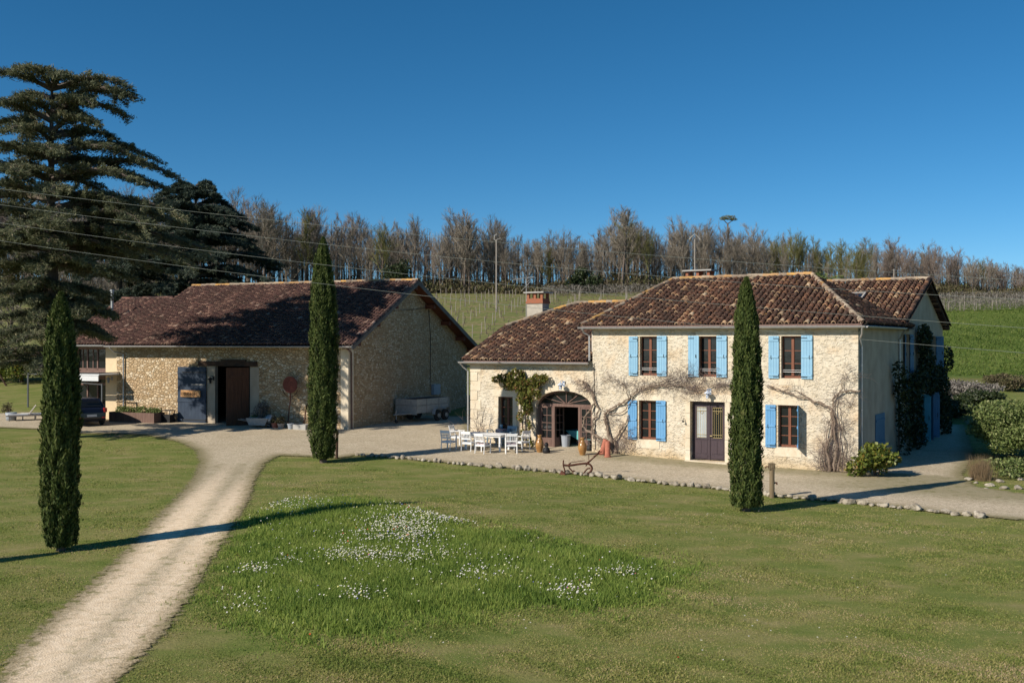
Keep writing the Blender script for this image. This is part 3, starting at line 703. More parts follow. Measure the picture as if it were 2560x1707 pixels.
def shutter(win, x, z, w, h, m, side, ang=0, ledges=True):
    """side -1: hinged on its right edge at x lying to the left, +1: hinged at its left edge"""
    o = shutter_mesh(w, h, m, ledges); o.parent = win
    if side > 0: o.location = (x, -.03, z); o.rotation_euler = (0, 0, -ang)
    else: o.location = (x, -.03, z); o.rotation_euler = (0, 0, ang); o.scale = (-1, 1, 1)
    return o

# ================================================================ FARMHOUSE
house = thing('farmhouse', 'two-storey limestone farmhouse with blue shutters and mossy hipped tile roof', 'farmhouse', HM.translation, -R(31.8))
WT = .5
arch = [(-14.72, .17), (-14.72, 2.2)] + [(-13.24 + 1.48 * math.cos(t), 2.2 + .72 * math.sin(t)) for t in np.linspace(math.pi, 0, 19)[1:-1]] + [(-11.76, 2.2), (-11.76, .17)]
UP = [(-9.36, -8.5), (-6.62, -5.78), (-3.05, -2.2)]; LO = [(-9.4, -8.54), (-3.18, -2.33)]
front_holes = [rect(a, b, 3.7, 5.42) for a, b in UP] + [rect(a, b, .88, 2.6) for a, b in LO] + [rect(-6.99, -5.44, .12, 2.64)]
wall_panel('wall', [(-11.70, -.4), (0, -.4), (0, 5.86), (-11.70, 5.86)], front_holes, WT, M['house'], house)
wall_panel('wall', [(-18.45, -.4), (-14.72, -.4), (-14.72, 2.2)] + arch[2:-2] + [(-11.76, 2.2), (-11.76, -.4), (-11.702, -.4), (-11.702, 4.3), (-18.45, 4.3)], [rect(-16.81, -16.0, .62, 2.55)], WT - .06, M['house'], house, Matrix.Translation((0, .05, 0)))
MB().box((-14.72, .0, -.3), (-11.76, .6, .17)).build('doorstep', M['ashlar'], house)
RZ = Matrix.Rotation(R(90), 4, 'Z')       # maps panel x->local y, panel y->-x
wall_panel('wall', [(.502, -.4), (20.7, -.4), (20.7, 5.98), (14.4, 8.22), (8.1, 5.98), (8.0, 5.8), (.502, 5.8)], [rect(9.55, 10.6, 3.7, 5.55), rect(16.9, 18.2, 3.7, 5.5), rect(12.6, 13.7, .05, 2.5), rect(15.2, 16.4, .05, 2.5)], .5, M['render'], house, RZ)
bk = MB()
bk.box((-18.45, .5, -.3), (-17.95, 6.6, 4.2)); bk.box((-18.45, 6.6, -.3), (-12.0, 7.1, 7.0)); bk.box((-12.0, 9.6, -.3), (-.5, 10.1, 5.7)); bk.box((-12.0, .5, 2.9), (-11.5, 9.6, 5.7)); bk.box((-12, 3.0, -.3), (-11.5, 9.6, 2.9))
bk.box((-10.0, 20.2, -.3), (-.5, 20.7, 5.8)); bk.box((-10.5, 10.1, -.3), (-10, 20.7, 5.8))
bk.build('wall', M['render_w'], house)
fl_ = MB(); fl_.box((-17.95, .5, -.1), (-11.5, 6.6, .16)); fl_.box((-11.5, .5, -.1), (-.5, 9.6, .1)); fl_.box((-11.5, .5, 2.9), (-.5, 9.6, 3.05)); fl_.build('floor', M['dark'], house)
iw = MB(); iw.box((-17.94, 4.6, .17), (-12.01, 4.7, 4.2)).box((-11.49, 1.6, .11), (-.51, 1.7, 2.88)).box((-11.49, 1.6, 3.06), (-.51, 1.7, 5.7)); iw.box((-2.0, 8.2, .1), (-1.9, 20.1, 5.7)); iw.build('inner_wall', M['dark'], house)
# dressed stone round the openings
q_ = MB()
for i in range(10):
    z = .05 + i * .46; w_ = .42 if i % 2 else .62
    q_.box((-18.462, .028, z), (-18.45 + w_, .3, z + .43)) if z + .43 < 4.2 else None
q_.build('quoins', M['ashlar'], house); q_ = MB()
for x0, x1, z0, z1 in [(-16.81, -16.0, .62, 2.55)]:
    for i in range(4):
        w_ = .22 if i % 2 else .34; z = z0 + i * .48
        q_.box((x0 - w_, .032, z), (x0 - .003, .3, z + .46)); q_.box((x1 + .003, .032, z), (x1 + w_, .3, z + .46))
    q_.box((x0 - .3, .030, z1 + .003), (x1 + .3, .3, z1 + .32)); q_.box((x0 - .25, .02, z0 - .2), (x1 + .25, .3, z0 - .003))
q_.build('window_surround', M['ashlar'], house); q_ = MB()
for i in range(5):
    w_ = .26 if i % 2 else .4; z = .05 + i * .43
    q_.box((-14.73 - w_, .030, z), (-14.722, .3, z + .41))
q_.box((-11.75, .028, .1), (-11.45, .045, 2.1))
for i, t in enumerate(np.linspace(math.pi, 0, 12)[:-1]):
    t1 = t - math.pi / 11 + .012
    V = []
    for yy in (.024, .3):
        for (r0, r1_) in ((1.484, .724), (1.484 + .34, .724 + .34)):
            for tt in (t, t1): V.append((-13.24 + r0 * math.cos(tt), yy, 2.2 + r1_ * math.sin(tt)))
    q_.add(V, [(0, 1, 3, 2), (2, 3, 7, 6), (4, 6, 7, 5), (0, 4, 5, 1), (0, 2, 6, 4), (1, 5, 7, 3)])
q_.build('arch_surround', M['ashlar'], house)
for (a, b) in LO: MB().box((a - .12, -.022, .5), (b + .12, .3, .877)).build('sill_stone', M['ashlar'], house); MB().box((a - .2, -.012, 2.603), (b + .2, .3, 2.86)).build('lintel', M['ashlar'], house)
for (a, b) in UP: MB().box((a - .1, -.014, 3.42), (b + .1, .3, 3.697)).build('sill_stone', M['ashlar'], house); MB().box((a - .12, -.008, 5.423), (b + .12, .3, 5.62)).build('lintel', M['ashlar'], house)
q_ = MB()
for s_ in (-1, 1):
    for i in range(5):
        w_ = .22; x = -6.99 if s_ < 0 else -5.44; z = .0 + i * .53
        a, b = (x - w_, x - .003) if s_ < 0 else (x + .003, x + w_)
        q_.box((a, -.03 - .004 * (i % 2), z), (b, .3, z + .515))
q_.box((-7.3, -.04, 2.643), (-5.15, .3, 2.95)); q_.build('door_surround', M['ashlar'], house); MB().box((-7.15, -.25, -.2), (-5.28, .45, .115)).build('doorstep', M['ashlar'], house); q_ = MB()
for i in range(11):
    w_ = .32 if i % 2 else .5; z = .1 + i * .5
    q_.box((-w_, -.006, z), (.006, .3, z + .48))
q_.build('quoins', M['house'], house)
# windows
for k, (a, b) in enumerate(UP):
    wn = window(a, b, 3.72, 5.4, house, rows=3, y=.2)
    MB().box((a, .12, 3.95), (b, .135, 3.965)).box((a, .12, 4.03), (b, .135, 4.04)).build('guard_rail', M['white'], wn)
    if k != 2: MB().box((b - .3, .29, 3.9), (b - .08, .31, 5.3)).build('curtain', M['curtain'], wn)
    shw = .43
    if k == 1:
        sh = shutter(wn, a - .45, 3.69, .5, 1.76, 'blue', 1, 0.06, ledges=False)
    else: shutter(wn, a - .08, 3.69, shw, 1.74, 'blue', -1, .04)
    shutter(wn, b - .02, 3.69, shw + .03, 1.76, 'blue', 1, .04)
for k, (a, b) in enumerate(LO):
    wn = window(a, b, .9, 2.58, house, rows=4, y=.2)
    shutter(wn, a - .08, .86, .43, 1.74, 'blue2', -1, .04)
    shutter(wn, b - .02 if k == 0 else b, .86, .46, 1.76, 'blue2', 1, .04 if k == 0 else 1.32)
wn = window(-16.81, -16.0, .64, 2.53, house, rows=4, fm='frame', y=.3)
# front door
dm = MB(); x0, x1, z0, z1 = -6.99, -5.44, .14, 2.62; yd = .24
dm.box((x0, yd, z0), (x0 + .09, yd + .09, z1)).box((x1 - .09, yd, z0), (x1, yd + .09, z1)).box((x0 + .09, yd, z1 - .1), (x1 - .09, yd + .09, z1))
xm = (x0 + x1) / 2; dm.box((xm - .03, yd - .02, z0), (xm + .03, yd + .03, z1 - .1))
dr = dm.build('door', M['door'], house)
for (a, b) in ((x0 + .09, xm - .03), (xm + .03, x1 - .09)):
    lf = MB(); lf.box((a, yd + .01, z0 + .02), (b, yd + .05, z0 + .9))
    for (p, q2, r, s) in ((a, a + .1, z0 + .9, z1 - .1), (b - .1, b, z0 + .9, z1 - .1), (a + .1, b - .1, z1 - .22, z1 - .1)): lf.box((p, yd + .01, r), (q2, yd + .05, s))
    lf.box((a + .05, yd - .012, z0 + .08), (b - .05, yd + .01, z0 + .2)); lf.box((a + .08, yd - .005, z0 + .26), (a + (b - a) * .47, yd + .01, z0 + .82)); lf.box((a + (b - a) * .53, yd - .005, z0 + .26), (b - .08, yd + .01, z0 + .82)); lf.box((a + .04, yd - .015, z0 + .86), (b - .04, yd + .01, z0 + .92))
    l_ = lf.build('door_leaf', M['door'], dr)
    MB().box((a + .1, yd + .03, z0 + .9), (b - .1, yd + .036, z1 - .22)).build('pane', M['curtain'] if a < xm - .1 else M['glass'], dr)
    g_ = MB(); A, B, C_, D_ = a + .12, b - .12, z0 + .95, z1 - .25
    for x in (A, A + .07, (A + B) / 2 - .05, (A + B) / 2 + .05, B - .07, B): g_.box((x - .004, yd + .0, C_), (x + .004, yd + .012, D_))
    for z in (C_, C_ + .12, D_ - .14, D_): g_.box((A, yd - .002, z - .008), (B, yd + .01, z + .008))
    g_.tube([((A + B) / 2 + .07 * math.cos(t), yd, D_ - .2 + .06 * math.sin(t)) for t in np.linspace(0, 6.28, 13)], .008, 4)
    g_.build('tracery', M['brass'], dr)
MB().box((xm + .04, yd - .06, 1.15), (xm + .14, yd - .03, 1.19)).build('handle', M['brass'], dr)
# arched glazed doorway
fr = MB(); y0 = .3; ZT = 2.16
fr.box((-14.72, y0, ZT), (-11.76, y0 + .1, ZT + .13)); fr.box((-14.72, y0, .17), (-14.6, y0 + .1, ZT)); fr.box((-11.88, y0, .17), (-11.76, y0 + .1, ZT)); fr.box((-13.95, y0, .17), (-13.85, y0 + .1, ZT)); fr.box((-12.6, y0, .17), (-12.5, y0 + .1, ZT))
def arcstrip(mb, rx, rz, w, ya, yb, n=18):
    for i in range(n):
        t, t1 = math.pi * i / n, math.pi * (i + 1) / n; V = []
        for yy in (ya, yb):
            for dr_ in (0, w):
                for tt in (t, t1): V.append((-13.24 + (rx - dr_) * math.cos(tt), yy, 2.2 + (rz - dr_) * math.sin(tt)))
        mb.add(V, [(0, 1, 3, 2), (4, 6, 7, 5), (2, 3, 7, 6), (0, 4, 5, 1)])
arcstrip(fr, 1.48, .72, .09, y0, y0 + .1)
for t in np.linspace(0, math.pi, 7)[1:-1]:
    fr.bar((-13.24 + .1 * math.cos(t), y0 + .04, 2.32), (-13.24 + 1.4 * math.cos(t), y0 + .04, 2.24 + .64 * math.sin(t)), .035, .035)
ad = fr.build('arched_doorway', M['frame2'], house)
arcp = [(-13.24 + 1.44 * math.cos(t), y0 + .06, 2.2 + .69 * math.sin(t)) for t in np.linspace(0, math.pi, 19)]
MB().add(arcp, [tuple(range(19))]).build('pane', M['glass'], ad)
def glazed_leaf(w, h, m):
    mb = MB(); mb.box((0, 0, 0), (w, .045, .5)); mb.box((0, 0, .5), (.07, .045, h)).box((w - .07, 0, .5), (w, .045, h)).box((.07, 0, h - .08), (w - .07, .045, h))
    mb.box((w / 2 - .015, 0, .5), (w / 2 + .015, .04, h - .08))
    for i in range(1, 4): z = .5 + (h - .58) * i / 4; mb.box((.07, .002, z - .015), (w - .07, .04, z + .015))
    mb.box((.1, -.012, .1), (w - .1, 0, .42))
    o = mb.build('glazed_leaf', M[m]); MB().box((.05, .02, .48), (w - .05, .026, h - .05)).build('pane', M['glass'], o) if False else None
    return o
def leafpane(x0, x1, z0, z1, y): MB().box((x0, y, z0), (x1, y + .006, z1)).build('pane', M['glass'], ad)
for (a, b) in ((-14.6, -13.95), (-12.5, -11.88)):
    o = glazed_leaf(b - a, ZT - .18, 'frame2'); o.parent = ad; o.location = (a, y0 + .02, .18); leafpane(a + .06, b - .06, .7, ZT - .08, y0 + .04)
o = glazed_leaf(.66, ZT - .2, 'frame2'); o.parent = ad; o.location = (-13.86, y0 + .1, .19); o.rotation_euler = (0, 0, R(80))
o = glazed_leaf(.66, ZT - .2, 'frame2'); o.parent = ad; o.location = (-12.58, y0 + .1, .19); o.rotation_euler = (0, 0, R(97))
# outer folding shutter edge and reveal strip at left of the arch
MB().box((-14.715, .08, .18), (-14.66, .3, 2.15)).build('shutter', M['bargeb'], ad)
# gable side openings
def side_win(y0_, y1_, z0_, z1_, rows, fm='frame'):
    T = thing_part = bpy.data.objects.new('window', None)
    return None
SX = Matrix.Rotation(R(90), 4, 'Z')
def side(mb_obj):  # orient a part built in wall coordinates (x right, y in) onto the gable side: x->+y, y->-x
    mb_obj.rotation_euler = (0, 0, R(90)); return mb_obj
for (a, b, z0_, z1_, rr) in ((9.55, 10.6, 3.7, 5.55, 3), (16.9, 18.2, 3.7, 5.5, 3)):
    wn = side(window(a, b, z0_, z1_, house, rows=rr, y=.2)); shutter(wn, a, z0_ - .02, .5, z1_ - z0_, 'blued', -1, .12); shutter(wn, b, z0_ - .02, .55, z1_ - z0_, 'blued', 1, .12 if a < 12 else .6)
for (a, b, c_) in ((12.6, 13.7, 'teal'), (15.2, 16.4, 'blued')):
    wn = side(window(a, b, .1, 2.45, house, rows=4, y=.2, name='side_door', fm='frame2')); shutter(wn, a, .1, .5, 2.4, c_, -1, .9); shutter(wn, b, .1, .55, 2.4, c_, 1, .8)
cb = MB()
for i in range(6): cb.box((.01, 3.05 + i * .3, .6), (.035, 3.05 + i * .3 + .292, 2.12))
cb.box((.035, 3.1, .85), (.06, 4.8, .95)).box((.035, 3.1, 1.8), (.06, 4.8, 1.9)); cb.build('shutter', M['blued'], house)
# roofs
def slope_dir(dy, dz): v = Vector((0, dy, dz)); return v.normalized()
EZ = 5.88; ME = -.32; XR, XL = .28, -12.15
RL, RR_ = Vector((-9.95, 5.2, 8.2)), Vector((-3.2, 5.2, 8.2))
sv = Vector((0, 5.2 - ME, 8.2 - EZ)); Lm = sv.length
tiles('roof_tiles', (XL, ME, EZ), (1, 0, 0), sv, [(0, 0), (XR - XL, 0), (RR_.x - XL, Lm), (RL.x - XL, Lm)], M['tile'], house)
mf = MB(); off = Vector((0, 0, -.035))
A_, B_, C3, D3 = Vector((XL, ME, EZ)), Vector((XR, ME, EZ)), Vector((XR, 10.6, EZ - .05)), Vector((XL, 10.6, EZ - .05))
for pl in ((A_, B_, RR_, RL), (B_, C3, RR_), (C3, D3, RL, RR_), (D3, A_, RL)): mf.add([p + off for p in pl], [tuple(range(len(pl)))], .2)
mf.add([p + Vector((0, 0, -.1)) for p in (A_, B_, C3, D3)], [(0, 1, 2, 3)], .2)
rf = mf.build('roof', M['rbase'], house)
sx_ = Vector((RR_.x - XR, 0, RR_.z - EZ)); tiles('roof_tiles', (XR, ME, EZ), (0, 1, 0), sx_, [(0, 0), (10.9, 0), (5.2 - ME, sx_.length)], M['tile'], house)
sx_ = Vector((RL.x - XL, 0, RL.z - EZ)); tiles('roof_tiles', (XL, ME, EZ), (0, 1, 0), sx_, [(0, 0), (10.9, 0), (5.2 - ME, sx_.length)], M['tile'], house)
ridge_tiles('ridge_tiles', RL + Vector((0, 0, .06)), RR_ + Vector((0, 0, .06)), M['ridge'], house)
ridge_tiles('ridge_tiles', B_ + Vector((0, 0, .06)), RR_ + Vector((0, 0, .06)), M['ridge'], house, rad=.11)
ridge_tiles('ridge_tiles', A_ + Vector((0, 0, .06)), RL + Vector((0, 0, .06)), M['ridge'], house, rad=.11)
# rear wing
RYf, RYr, RYb = 7.65, 14.4, 21.1; RZe, RZr = 6.02, 8.38
sv = Vector((0, RYr - RYf, RZr - RZe)); XG = .32
tiles('roof_tiles', (-10.2, RYf, RZe), (1, 0, 0), sv, [(0, 0), (10.2 + XG, 0), (10.2 + XG, sv.length), (0, sv.length)], M['tile'], house)
rb = MB()
for pl in (((-10.2, RYf, RZe), (XG, RYf, RZe), (XG, RYr, RZr), (-10.2, RYr, RZr)), ((-10.2, RYr, RZr), (XG, RYr, RZr), (XG, RYb, RZe), (-10.2, RYb, RZe))):
    V = [Vector(p) + off for p in pl]; rb.add(V, [(0, 1, 2, 3)], .2); rb.add([p + Vector((0, 0, -.12)) for p in V], [(0, 3, 2, 1)], .2)
rb.add([Vector(p) for p in ((XG, RYf, RZe - .15), (XG, RYr, RZr - .15), (XG, RYr, RZr), (XG, RYf, RZe))], [(0, 1, 2, 3)]); rb.add([Vector(p) for p in ((XG, RYb, RZe - .15), (XG, RYr, RZr - .15), (XG, RYr, RZr), (XG, RYb, RZe))], [(0, 1, 2, 3)])
rb.build('roof', M['rbase'], house)
ridge_tiles('ridge_tiles', (-10.2, RYr, RZr + .07), (XG, RYr, RZr + .07), M['ridge'], house)
ridge_tiles('verge_tiles', (XG - .02, RYf, RZe + .05), (XG - .02, RYr, RZr + .05), M['tile'], house, rad=.12); ridge_tiles('verge_tiles', (XG - .02, RYb, RZe + .05), (XG - .02, RYr, RZr + .05), M['tile'], house, rad=.12)
vb = MB()
for ya, za, yb, zb in ((RYf, RZe - .12, RYr, RZr - .12), (RYb, RZe - .12, RYr, RZr - .12)):
    n = 26
    for i in range(n): f = (i + .3) / n; vb.box((-.02, ya + (yb - ya) * f - .06, za + (zb - za) * f - .09), (XG - .03, ya + (yb - ya) * f + .06, za + (zb - za) * f - .02))
vb.build('genoise', M['tile'], house)
# skylights
for (lx, ly, w_, d_) in ((-2.7, 11.6, .78, 1.0), (-5.0, 12.4, .8, .9)):
    s0 = sv.normalized(); p = Vector((lx, ly, RZe + (ly - RYf) * (RZr - RZe) / (RYr - RYf))); n_ = Vector((1, 0, 0)).cross(s0)
    Mx = Matrix((Vector((1, 0, 0)), s0, n_)).transposed().to_4x4(); Mx.translation = p
    k_ = MB()
    for lo, hi in (((-w_ / 2, -d_ / 2, 0), (w_ / 2, -d_ / 2 + .07, .16)), ((-w_ / 2, d_ / 2 - .07, 0), (w_ / 2, d_ / 2, .16)), ((-w_ / 2, -d_ / 2 + .07, 0), (-w_ / 2 + .07, d_ / 2 - .07, .16)), ((w_ / 2 - .07, -d_ / 2 + .07, 0), (w_ / 2, d_ / 2 - .07, .16))): k_.box(lo, hi, Mx)
    k_ = k_.build('skylight', M['concrete'], house); MB().box((-w_ / 2 + .06, -d_ / 2 + .06, .1), (w_ / 2 - .06, d_ / 2 - .06, .12), Mx).build('pane', M['glass'], k_)
# left wing roof
P0w = Vector((-18.7, -.28, 4.28)); pw = .42
def wp(x, y): return Vector((x, y, 4.28 + pw * (y + .28)))
r1 = Vector((0, 1, pw)).normalized(); kf = math.sqrt(1 + pw * pw)
poly = [(x + 18.7, (y + .28) * kf) for x, y in ((-18.7, -.28), (-11.95, -.28), (-11.95, 6.7), (-16.05, 6.7), (-18.75, 3.75))]
tiles('roof_tiles', P0w, (1, 0, 0), r1, poly, M['tile'], house)
wr = MB(); pts = [wp(-18.75, -.28), wp(-11.9, -.28), wp(-11.9, 6.7), wp(-16.05, 6.7), wp(-18.75, 3.75)]
wr.add([p + off for p in pts], [(0, 1, 2, 3, 4)], .2)
bz = Vector((-18.75, 7.2, 5.2)); wr.add([wp(-18.75, 3.75) + off, wp(-16.05, 6.7) + off, bz], [(0, 1, 2)], .2); wr.add([wp(-16.05, 6.7) + off, wp(-11.9, 6.7) + off, Vector((-11.9, 9.5, 5.8)), Vector((-16.5, 9.5, 5.6)), bz], [(0, 1, 2, 3, 4)], .2)
wr.add([Vector((-18.6, -.2, 4.2)), Vector((-18.6, 3.75, 5.8)), Vector((-18.6, 7.1, 5.1)), Vector((-18.6, 7.1, 4.0))], [(0, 1, 2, 3)], .2)
wr.build('roof', M['rbase'], house)
for a, b in (((-18.75, 3.75), (-16.05, 6.7)), ((-16.05, 6.7), (-12.2, 6.7))): ridge_tiles('ridge_tiles', wp(*a) + Vector((0, 0, .05)), wp(*b) + Vector((0, 0, .05)), M['ridge'], house)
ridge_tiles('verge_tiles', wp(-18.72, -.28) + Vector((0, 0, .03)), wp(-18.72, 3.75) + Vector((0, 0, .03)), M['tile'], house, rad=.11)
# chimneys
def chimney(x, y, zb, zt, w_, d_, base_m, tot):
    b_ = MB().box((x - w_ / 2, y - d_ / 2, zb), (x + w_ / 2, y + d_ / 2, zt)).build('chimney', M[base_m], rf)
    c_ = MB().box((x - w_ / 2 - .05, y - d_ / 2 - .05, zt), (x + w_ / 2 + .05, y + d_ / 2 + .05, zt + .12)).box((x - w_ / 2 - .02, y - d_ / 2 - .02, zt + .12), (x + w_ / 2 + .02, y + d_ / 2 + .02, zt + .26))
    for sx in (-1, 0, 1):
        for sy in (-1, 1): c_.box((x + sx * (w_ / 2 - .06) - .07, y + sy * (d_ / 2 - .06) - .06, zt + .26), (x + sx * (w_ / 2 - .06) + .07, y + sy * (d_ / 2 - .06) + .06, zt + tot))
    c_.build('chimney_crown', M['brick'], rf)
    MB().box((x - w_ / 2 - .14, y - d_ / 2 - .14, zt + tot), (x + w_ / 2 + .14, y + d_ / 2 + .14, zt + tot + .07)).build('chimney_slab', M['concrete'], rf)
chimney(-17.85, 5.6, 5.2, 7.22, .95, .7, 'block', .55)
chimney(-9.35, 7.2, 7.0, 8.1, 1.25, .6, 'brick', .62)
# gutters and downpipes
gutter('gutter', (-12.22, ME - .09, 5.83), (.36, ME - .09, 5.80), house); gutter('gutter', (XR + .09, ME, 5.80), (XR + .09, 7.7, 5.80), house, (1, 0, 0))
gutter('gutter', (-18.85, -.38, 4.2), (-11.75, -.38, 4.22), house)
MB().box((-12.1, ME - .02, 5.78), (.22, ME + .02, 5.9)).box((-18.6, -.29, 4.13), (-11.8, -.26, 4.27)).build('fascia', M['frame2'], house)
MB().box((-11.88, -.3, 5.74), (.2, -.005, 5.78)).box((-18.6, -.24, 4.10), (-11.91, .04, 4.13)).build('soffit', M['render'], house)
pipe('downpipe', [(-12.02, ME - .09, 5.76), (-12.02, -.25, 5.6), (-11.82, -.08, 5.45), (-11.82, -.08, 4.3)], house)
pipe('downpipe', [(-18.75, -.38, 4.13), (-18.7, -.2, 3.95), (-18.52, -.05, 3.75), (-18.52, -.05, 0)], house)
pipe('downpipe', [(.25, ME - .09, 5.74), (.2, -.2, 5.5), (.06, .1, 5.3), (.08, .25, 5.0), (.08, .25, 0)], house)
pipe('downpipe', [(XR + .09, 7.6, 5.74), (.06, 8.0, 5.3), (.08, 8.0, 0)], house)
MB().tube([(-11.62, -.02, 4.2), (-11.6, -.02, 2.6), (-11.55, -.02, .3)], .012, 5).build('wall_cable', M['black'], house)

# ================================================================ BARN
barn = thing('barn', 'long ochre rubble-stone barn with purple-brown tile roof and open plank door', 'barn', BM.translation, -R(22))
wall_panel('wall', [(-15.95, -.3), (.0, -.3), (0, 5.25), (-15.95, 5.25)], [rect(-9.32, -6.35, .45, 3.8)], .55, M['barn'], barn)
T2 = Matrix.Translation((0, 0, 0)) @ RZ
wall_panel('wall', [(.552, -.3), (15.3, -.3), (15.3, 4.95), (6.8, 8.7), (.552, 5.5)], [], .55, M['barn'], barn, T2)
bk = MB(); bk.box((-15.95, 15.3 - .5, -.3), (-.55, 15.3, 4.8)); bk.add([(-15.9, .5, -.3), (-15.9, 15.3, -.3), (-15.9, 15.3, 4.9), (-15.9, 6.8, 8.6), (-15.9, .5, 5.4)], [(0, 1, 2, 3, 4)]); bk.build('wall', M['barn'], barn)
MB().box((-9.32, .0, .2), (-6.35, .5, .47)).box((-10.5, .5, .3), (-5.5, 9, .5)).build('floor', M['concrete'], barn)
MB().box((-15.2, 5, .3), (-1, 5.2, 5)).build('inner_wall', M['oldwood'], barn)
MB().box((-9.32, -.012, .3), (-8.75, .25, 3.8)).build('door_jamb', M['render'], barn); MB().box((-6.35, -.012, .3), (-5.75, .25, 3.75)).build('door_jamb', M['render'], barn)
MB().box((-.45, -.02, .1), (.02, .54, 5.2)).build('quoins', M['ashlar'], barn)
MB().box((-9.9, -.08, 3.8), (-5.85, .35, 4.08)).box((-8.3, -.1, 4.08), (-6.6, .3, 4.18)).build('lintel', M['oldwood'], barn)
# blue leaf folded back on the wall
lf = MB()
for i in range(8): lf.box((-11.33 + i * .252, -.10, .48), (-11.33 + i * .252 + .246, -.05, 3.74))
for z in (.62, 1.72, 3.35): lf.box((-11.32, -.135, z), (-9.34, -.10, z + .16))
d1_ = lf.build('door', M['navy'], barn); d1_['label'] = 'dark blue plank door leaf folded back on the barn wall'
MB().box((-10.3, -.16, 2.72), (-9.36, -.137, 2.755)).build('latch', M['galv'], d1_); MB().box((-11.0, -.14, 3.4), (-9.3, -.136, 3.46)).build('hinge', M['blackiron'], d1_); MB().box((-11.0, -.14, .67), (-9.3, -.136, .73)).build('hinge', M['blackiron'], d1_)
lf = MB()
for i in range(6): lf.box((i * .21, 0, 0), (i * .21 + .204, .05, 3.28))
lf.box((0, .05, .3), (1.26, .08, .46)).box((0, .05, 2.7), (1.26, .08, 2.86))
d2_ = lf.build('door', M['brownwood'], barn); d2_.location = (-6.4, -.05, .46); d2_.rotation_euler = (0, 0, R(180 + 50)); d2_['label'] = 'brown plank door leaf standing ajar'
# roof
bs = Vector((0, 6.8 + .75, 8.82 - 5.0)); Lb = bs.length; slope = (8.82 - 5.0) / 7.55
tiles('roof_tiles', (-16.05, -.75, 5.0), (1, 0, 0), bs, [(0, 0), (16.8, 0), (16.8, Lb), (0, Lb)], M['tileb'], barn, sp=.215, cl=.34, rad=.083, seg=4)
br = MB()
def slab(mb, pl, t=.1):
    V = [Vector(p) + off for p in pl]; W_ = [p + Vector((0, 0, -t)) for p in V]; n = len(V)
    mb.add(V + W_, [tuple(range(n)), tuple(range(n, 2 * n))[::-1]] + [(i, (i + 1) % n, (i + 1) % n + n, i + n) for i in range(n)], .2)
slab(br, [(-16.05, -.75, 5.0), (.72, -.75, 5.0), (.72, 6.8, 8.82), (-16.05, 6.8, 8.82)]); slab(br, [(-16.05, 6.8, 8.82), (.72, 6.8, 8.82), (.72, 15.95, 4.72), (-16.05, 15.95, 4.72)])
brf = br.build('roof', M['rbase'], barn)
so_ = MB(); slab(so_, [(.05, -.7, 4.86), (.7, -.7, 4.86), (.7, 6.8, 8.66), (.05, 6.8, 8.66)], .02); slab(so_, [(.05, 6.8, 8.66), (.7, 6.8, 8.66), (.7, 15.9, 4.58), (.05, 15.9, 4.58)], .02); so_.build('soffit', M['soffit'], barn)
pu = MB()
for y in (.2, 2.3, 4.4, 6.8, 9.2, 11.4, 13.6, 15.4):
    z = (8.6 - (6.8 - y) * slope) if y <= 6.8 else (8.6 - (y - 6.8) * .448)
    pu.box((-.1, y - .11, z - .30), (.62, y + .11, z - .05))
pu.build('purlins', M['soffit'], barn)
vg = MB(); vg.bar((.73, -.8, 4.86), (.73, 6.8, 8.72), .04, .26); vg.bar((.73, 15.98, 4.6), (.73, 6.8, 8.72), .04, .26); vg.build('bargeboard', M['bargeb'], barn)
ridge_tiles('verge_tiles', (.64, -.75, 5.03), (.64, 6.8, 8.85), M['tileb'], barn, rad=.1, cl=.34)
ridge_tiles('ridge_tiles', (-16.0, 6.8, 8.88), (.72, 6.8, 8.88), M['ridge'], barn, rad=.11)
gutter('gutter', (-16.1, -.84, 4.93), (.75, -.84, 4.93), barn)
pipe('downpipe', [(-15.7, -.84, 4.86), (-15.7, -.5, 4.6), (-15.35, -.1, 4.45), (-15.35, -.08, .4)], barn)
pipe('downpipe', [(.35, -.84, 4.86), (.35, -.4, 4.7), (.08, .2, 4.6), (.08, .25, .4)], barn, m='frame2')
MB().tube([(.04, 9.5, 7.2), (.04, 9.75, 5.5), (.04, 9.7, 2.4)], .02, 5).tube([(.04, 5.0, 7.0), (.05, 7, 7.1), (.05, 9.4, 7.3)], .012, 5).build('wall_cable', M['black'], barn)
MB().box((.02, 9.9, 1.85), (.22, 10.8, 2.5)).build('meter_box', M['plastic'], barn)
# annex
an = MB(); an.box((-16.05, .05, -.2), (-15.96, .6, 5.2)).box((-16.9, .1, -.2), (-16.05, .6, 5.1)).box((-19.85, .1, -.2), (-19.4, .6, 5.1)).box((-19.4, .1, 4.85), (-16.9, .6, 5.1)); an.box((-19.85, .6, -.2), (-19.45, 9, 5.1)).box((-19.45, 8.6, -.2), (-15.9, 9, 5.2))
an.build('wall', M['beige'], barn)
as_ = Vector((0, 5.1 + .75, 5.85 * slope)); tiles('roof_tiles', (-20.35, -.75, 5.0), (1, 0, 0), as_, [(0, 0), (4.3, 0), (4.3, as_.length), (0, as_.length)], M['tileb'], barn, sp=.215, cl=.34, rad=.083, seg=4)
ar_ = MB(); zr = 5.0 + 5.85 * slope; slab(ar_, [(-20.35, -.75, 5.0), (-16.06, -.75, 5.0), (-16.06, 5.1, zr), (-20.35, 5.1, zr)]); slab(ar_, [(-20.35, 5.1, zr), (-16.06, 5.1, zr), (-16.06, 9.6, 5.6), (-20.35, 9.6, 5.6)]); anr = ar_.build('roof', M['rbase'], barn)
ridge_tiles('ridge_tiles', (-20.3, 5.1, zr + .06), (-16.1, 5.1, zr + .06), M['tileb'], barn)
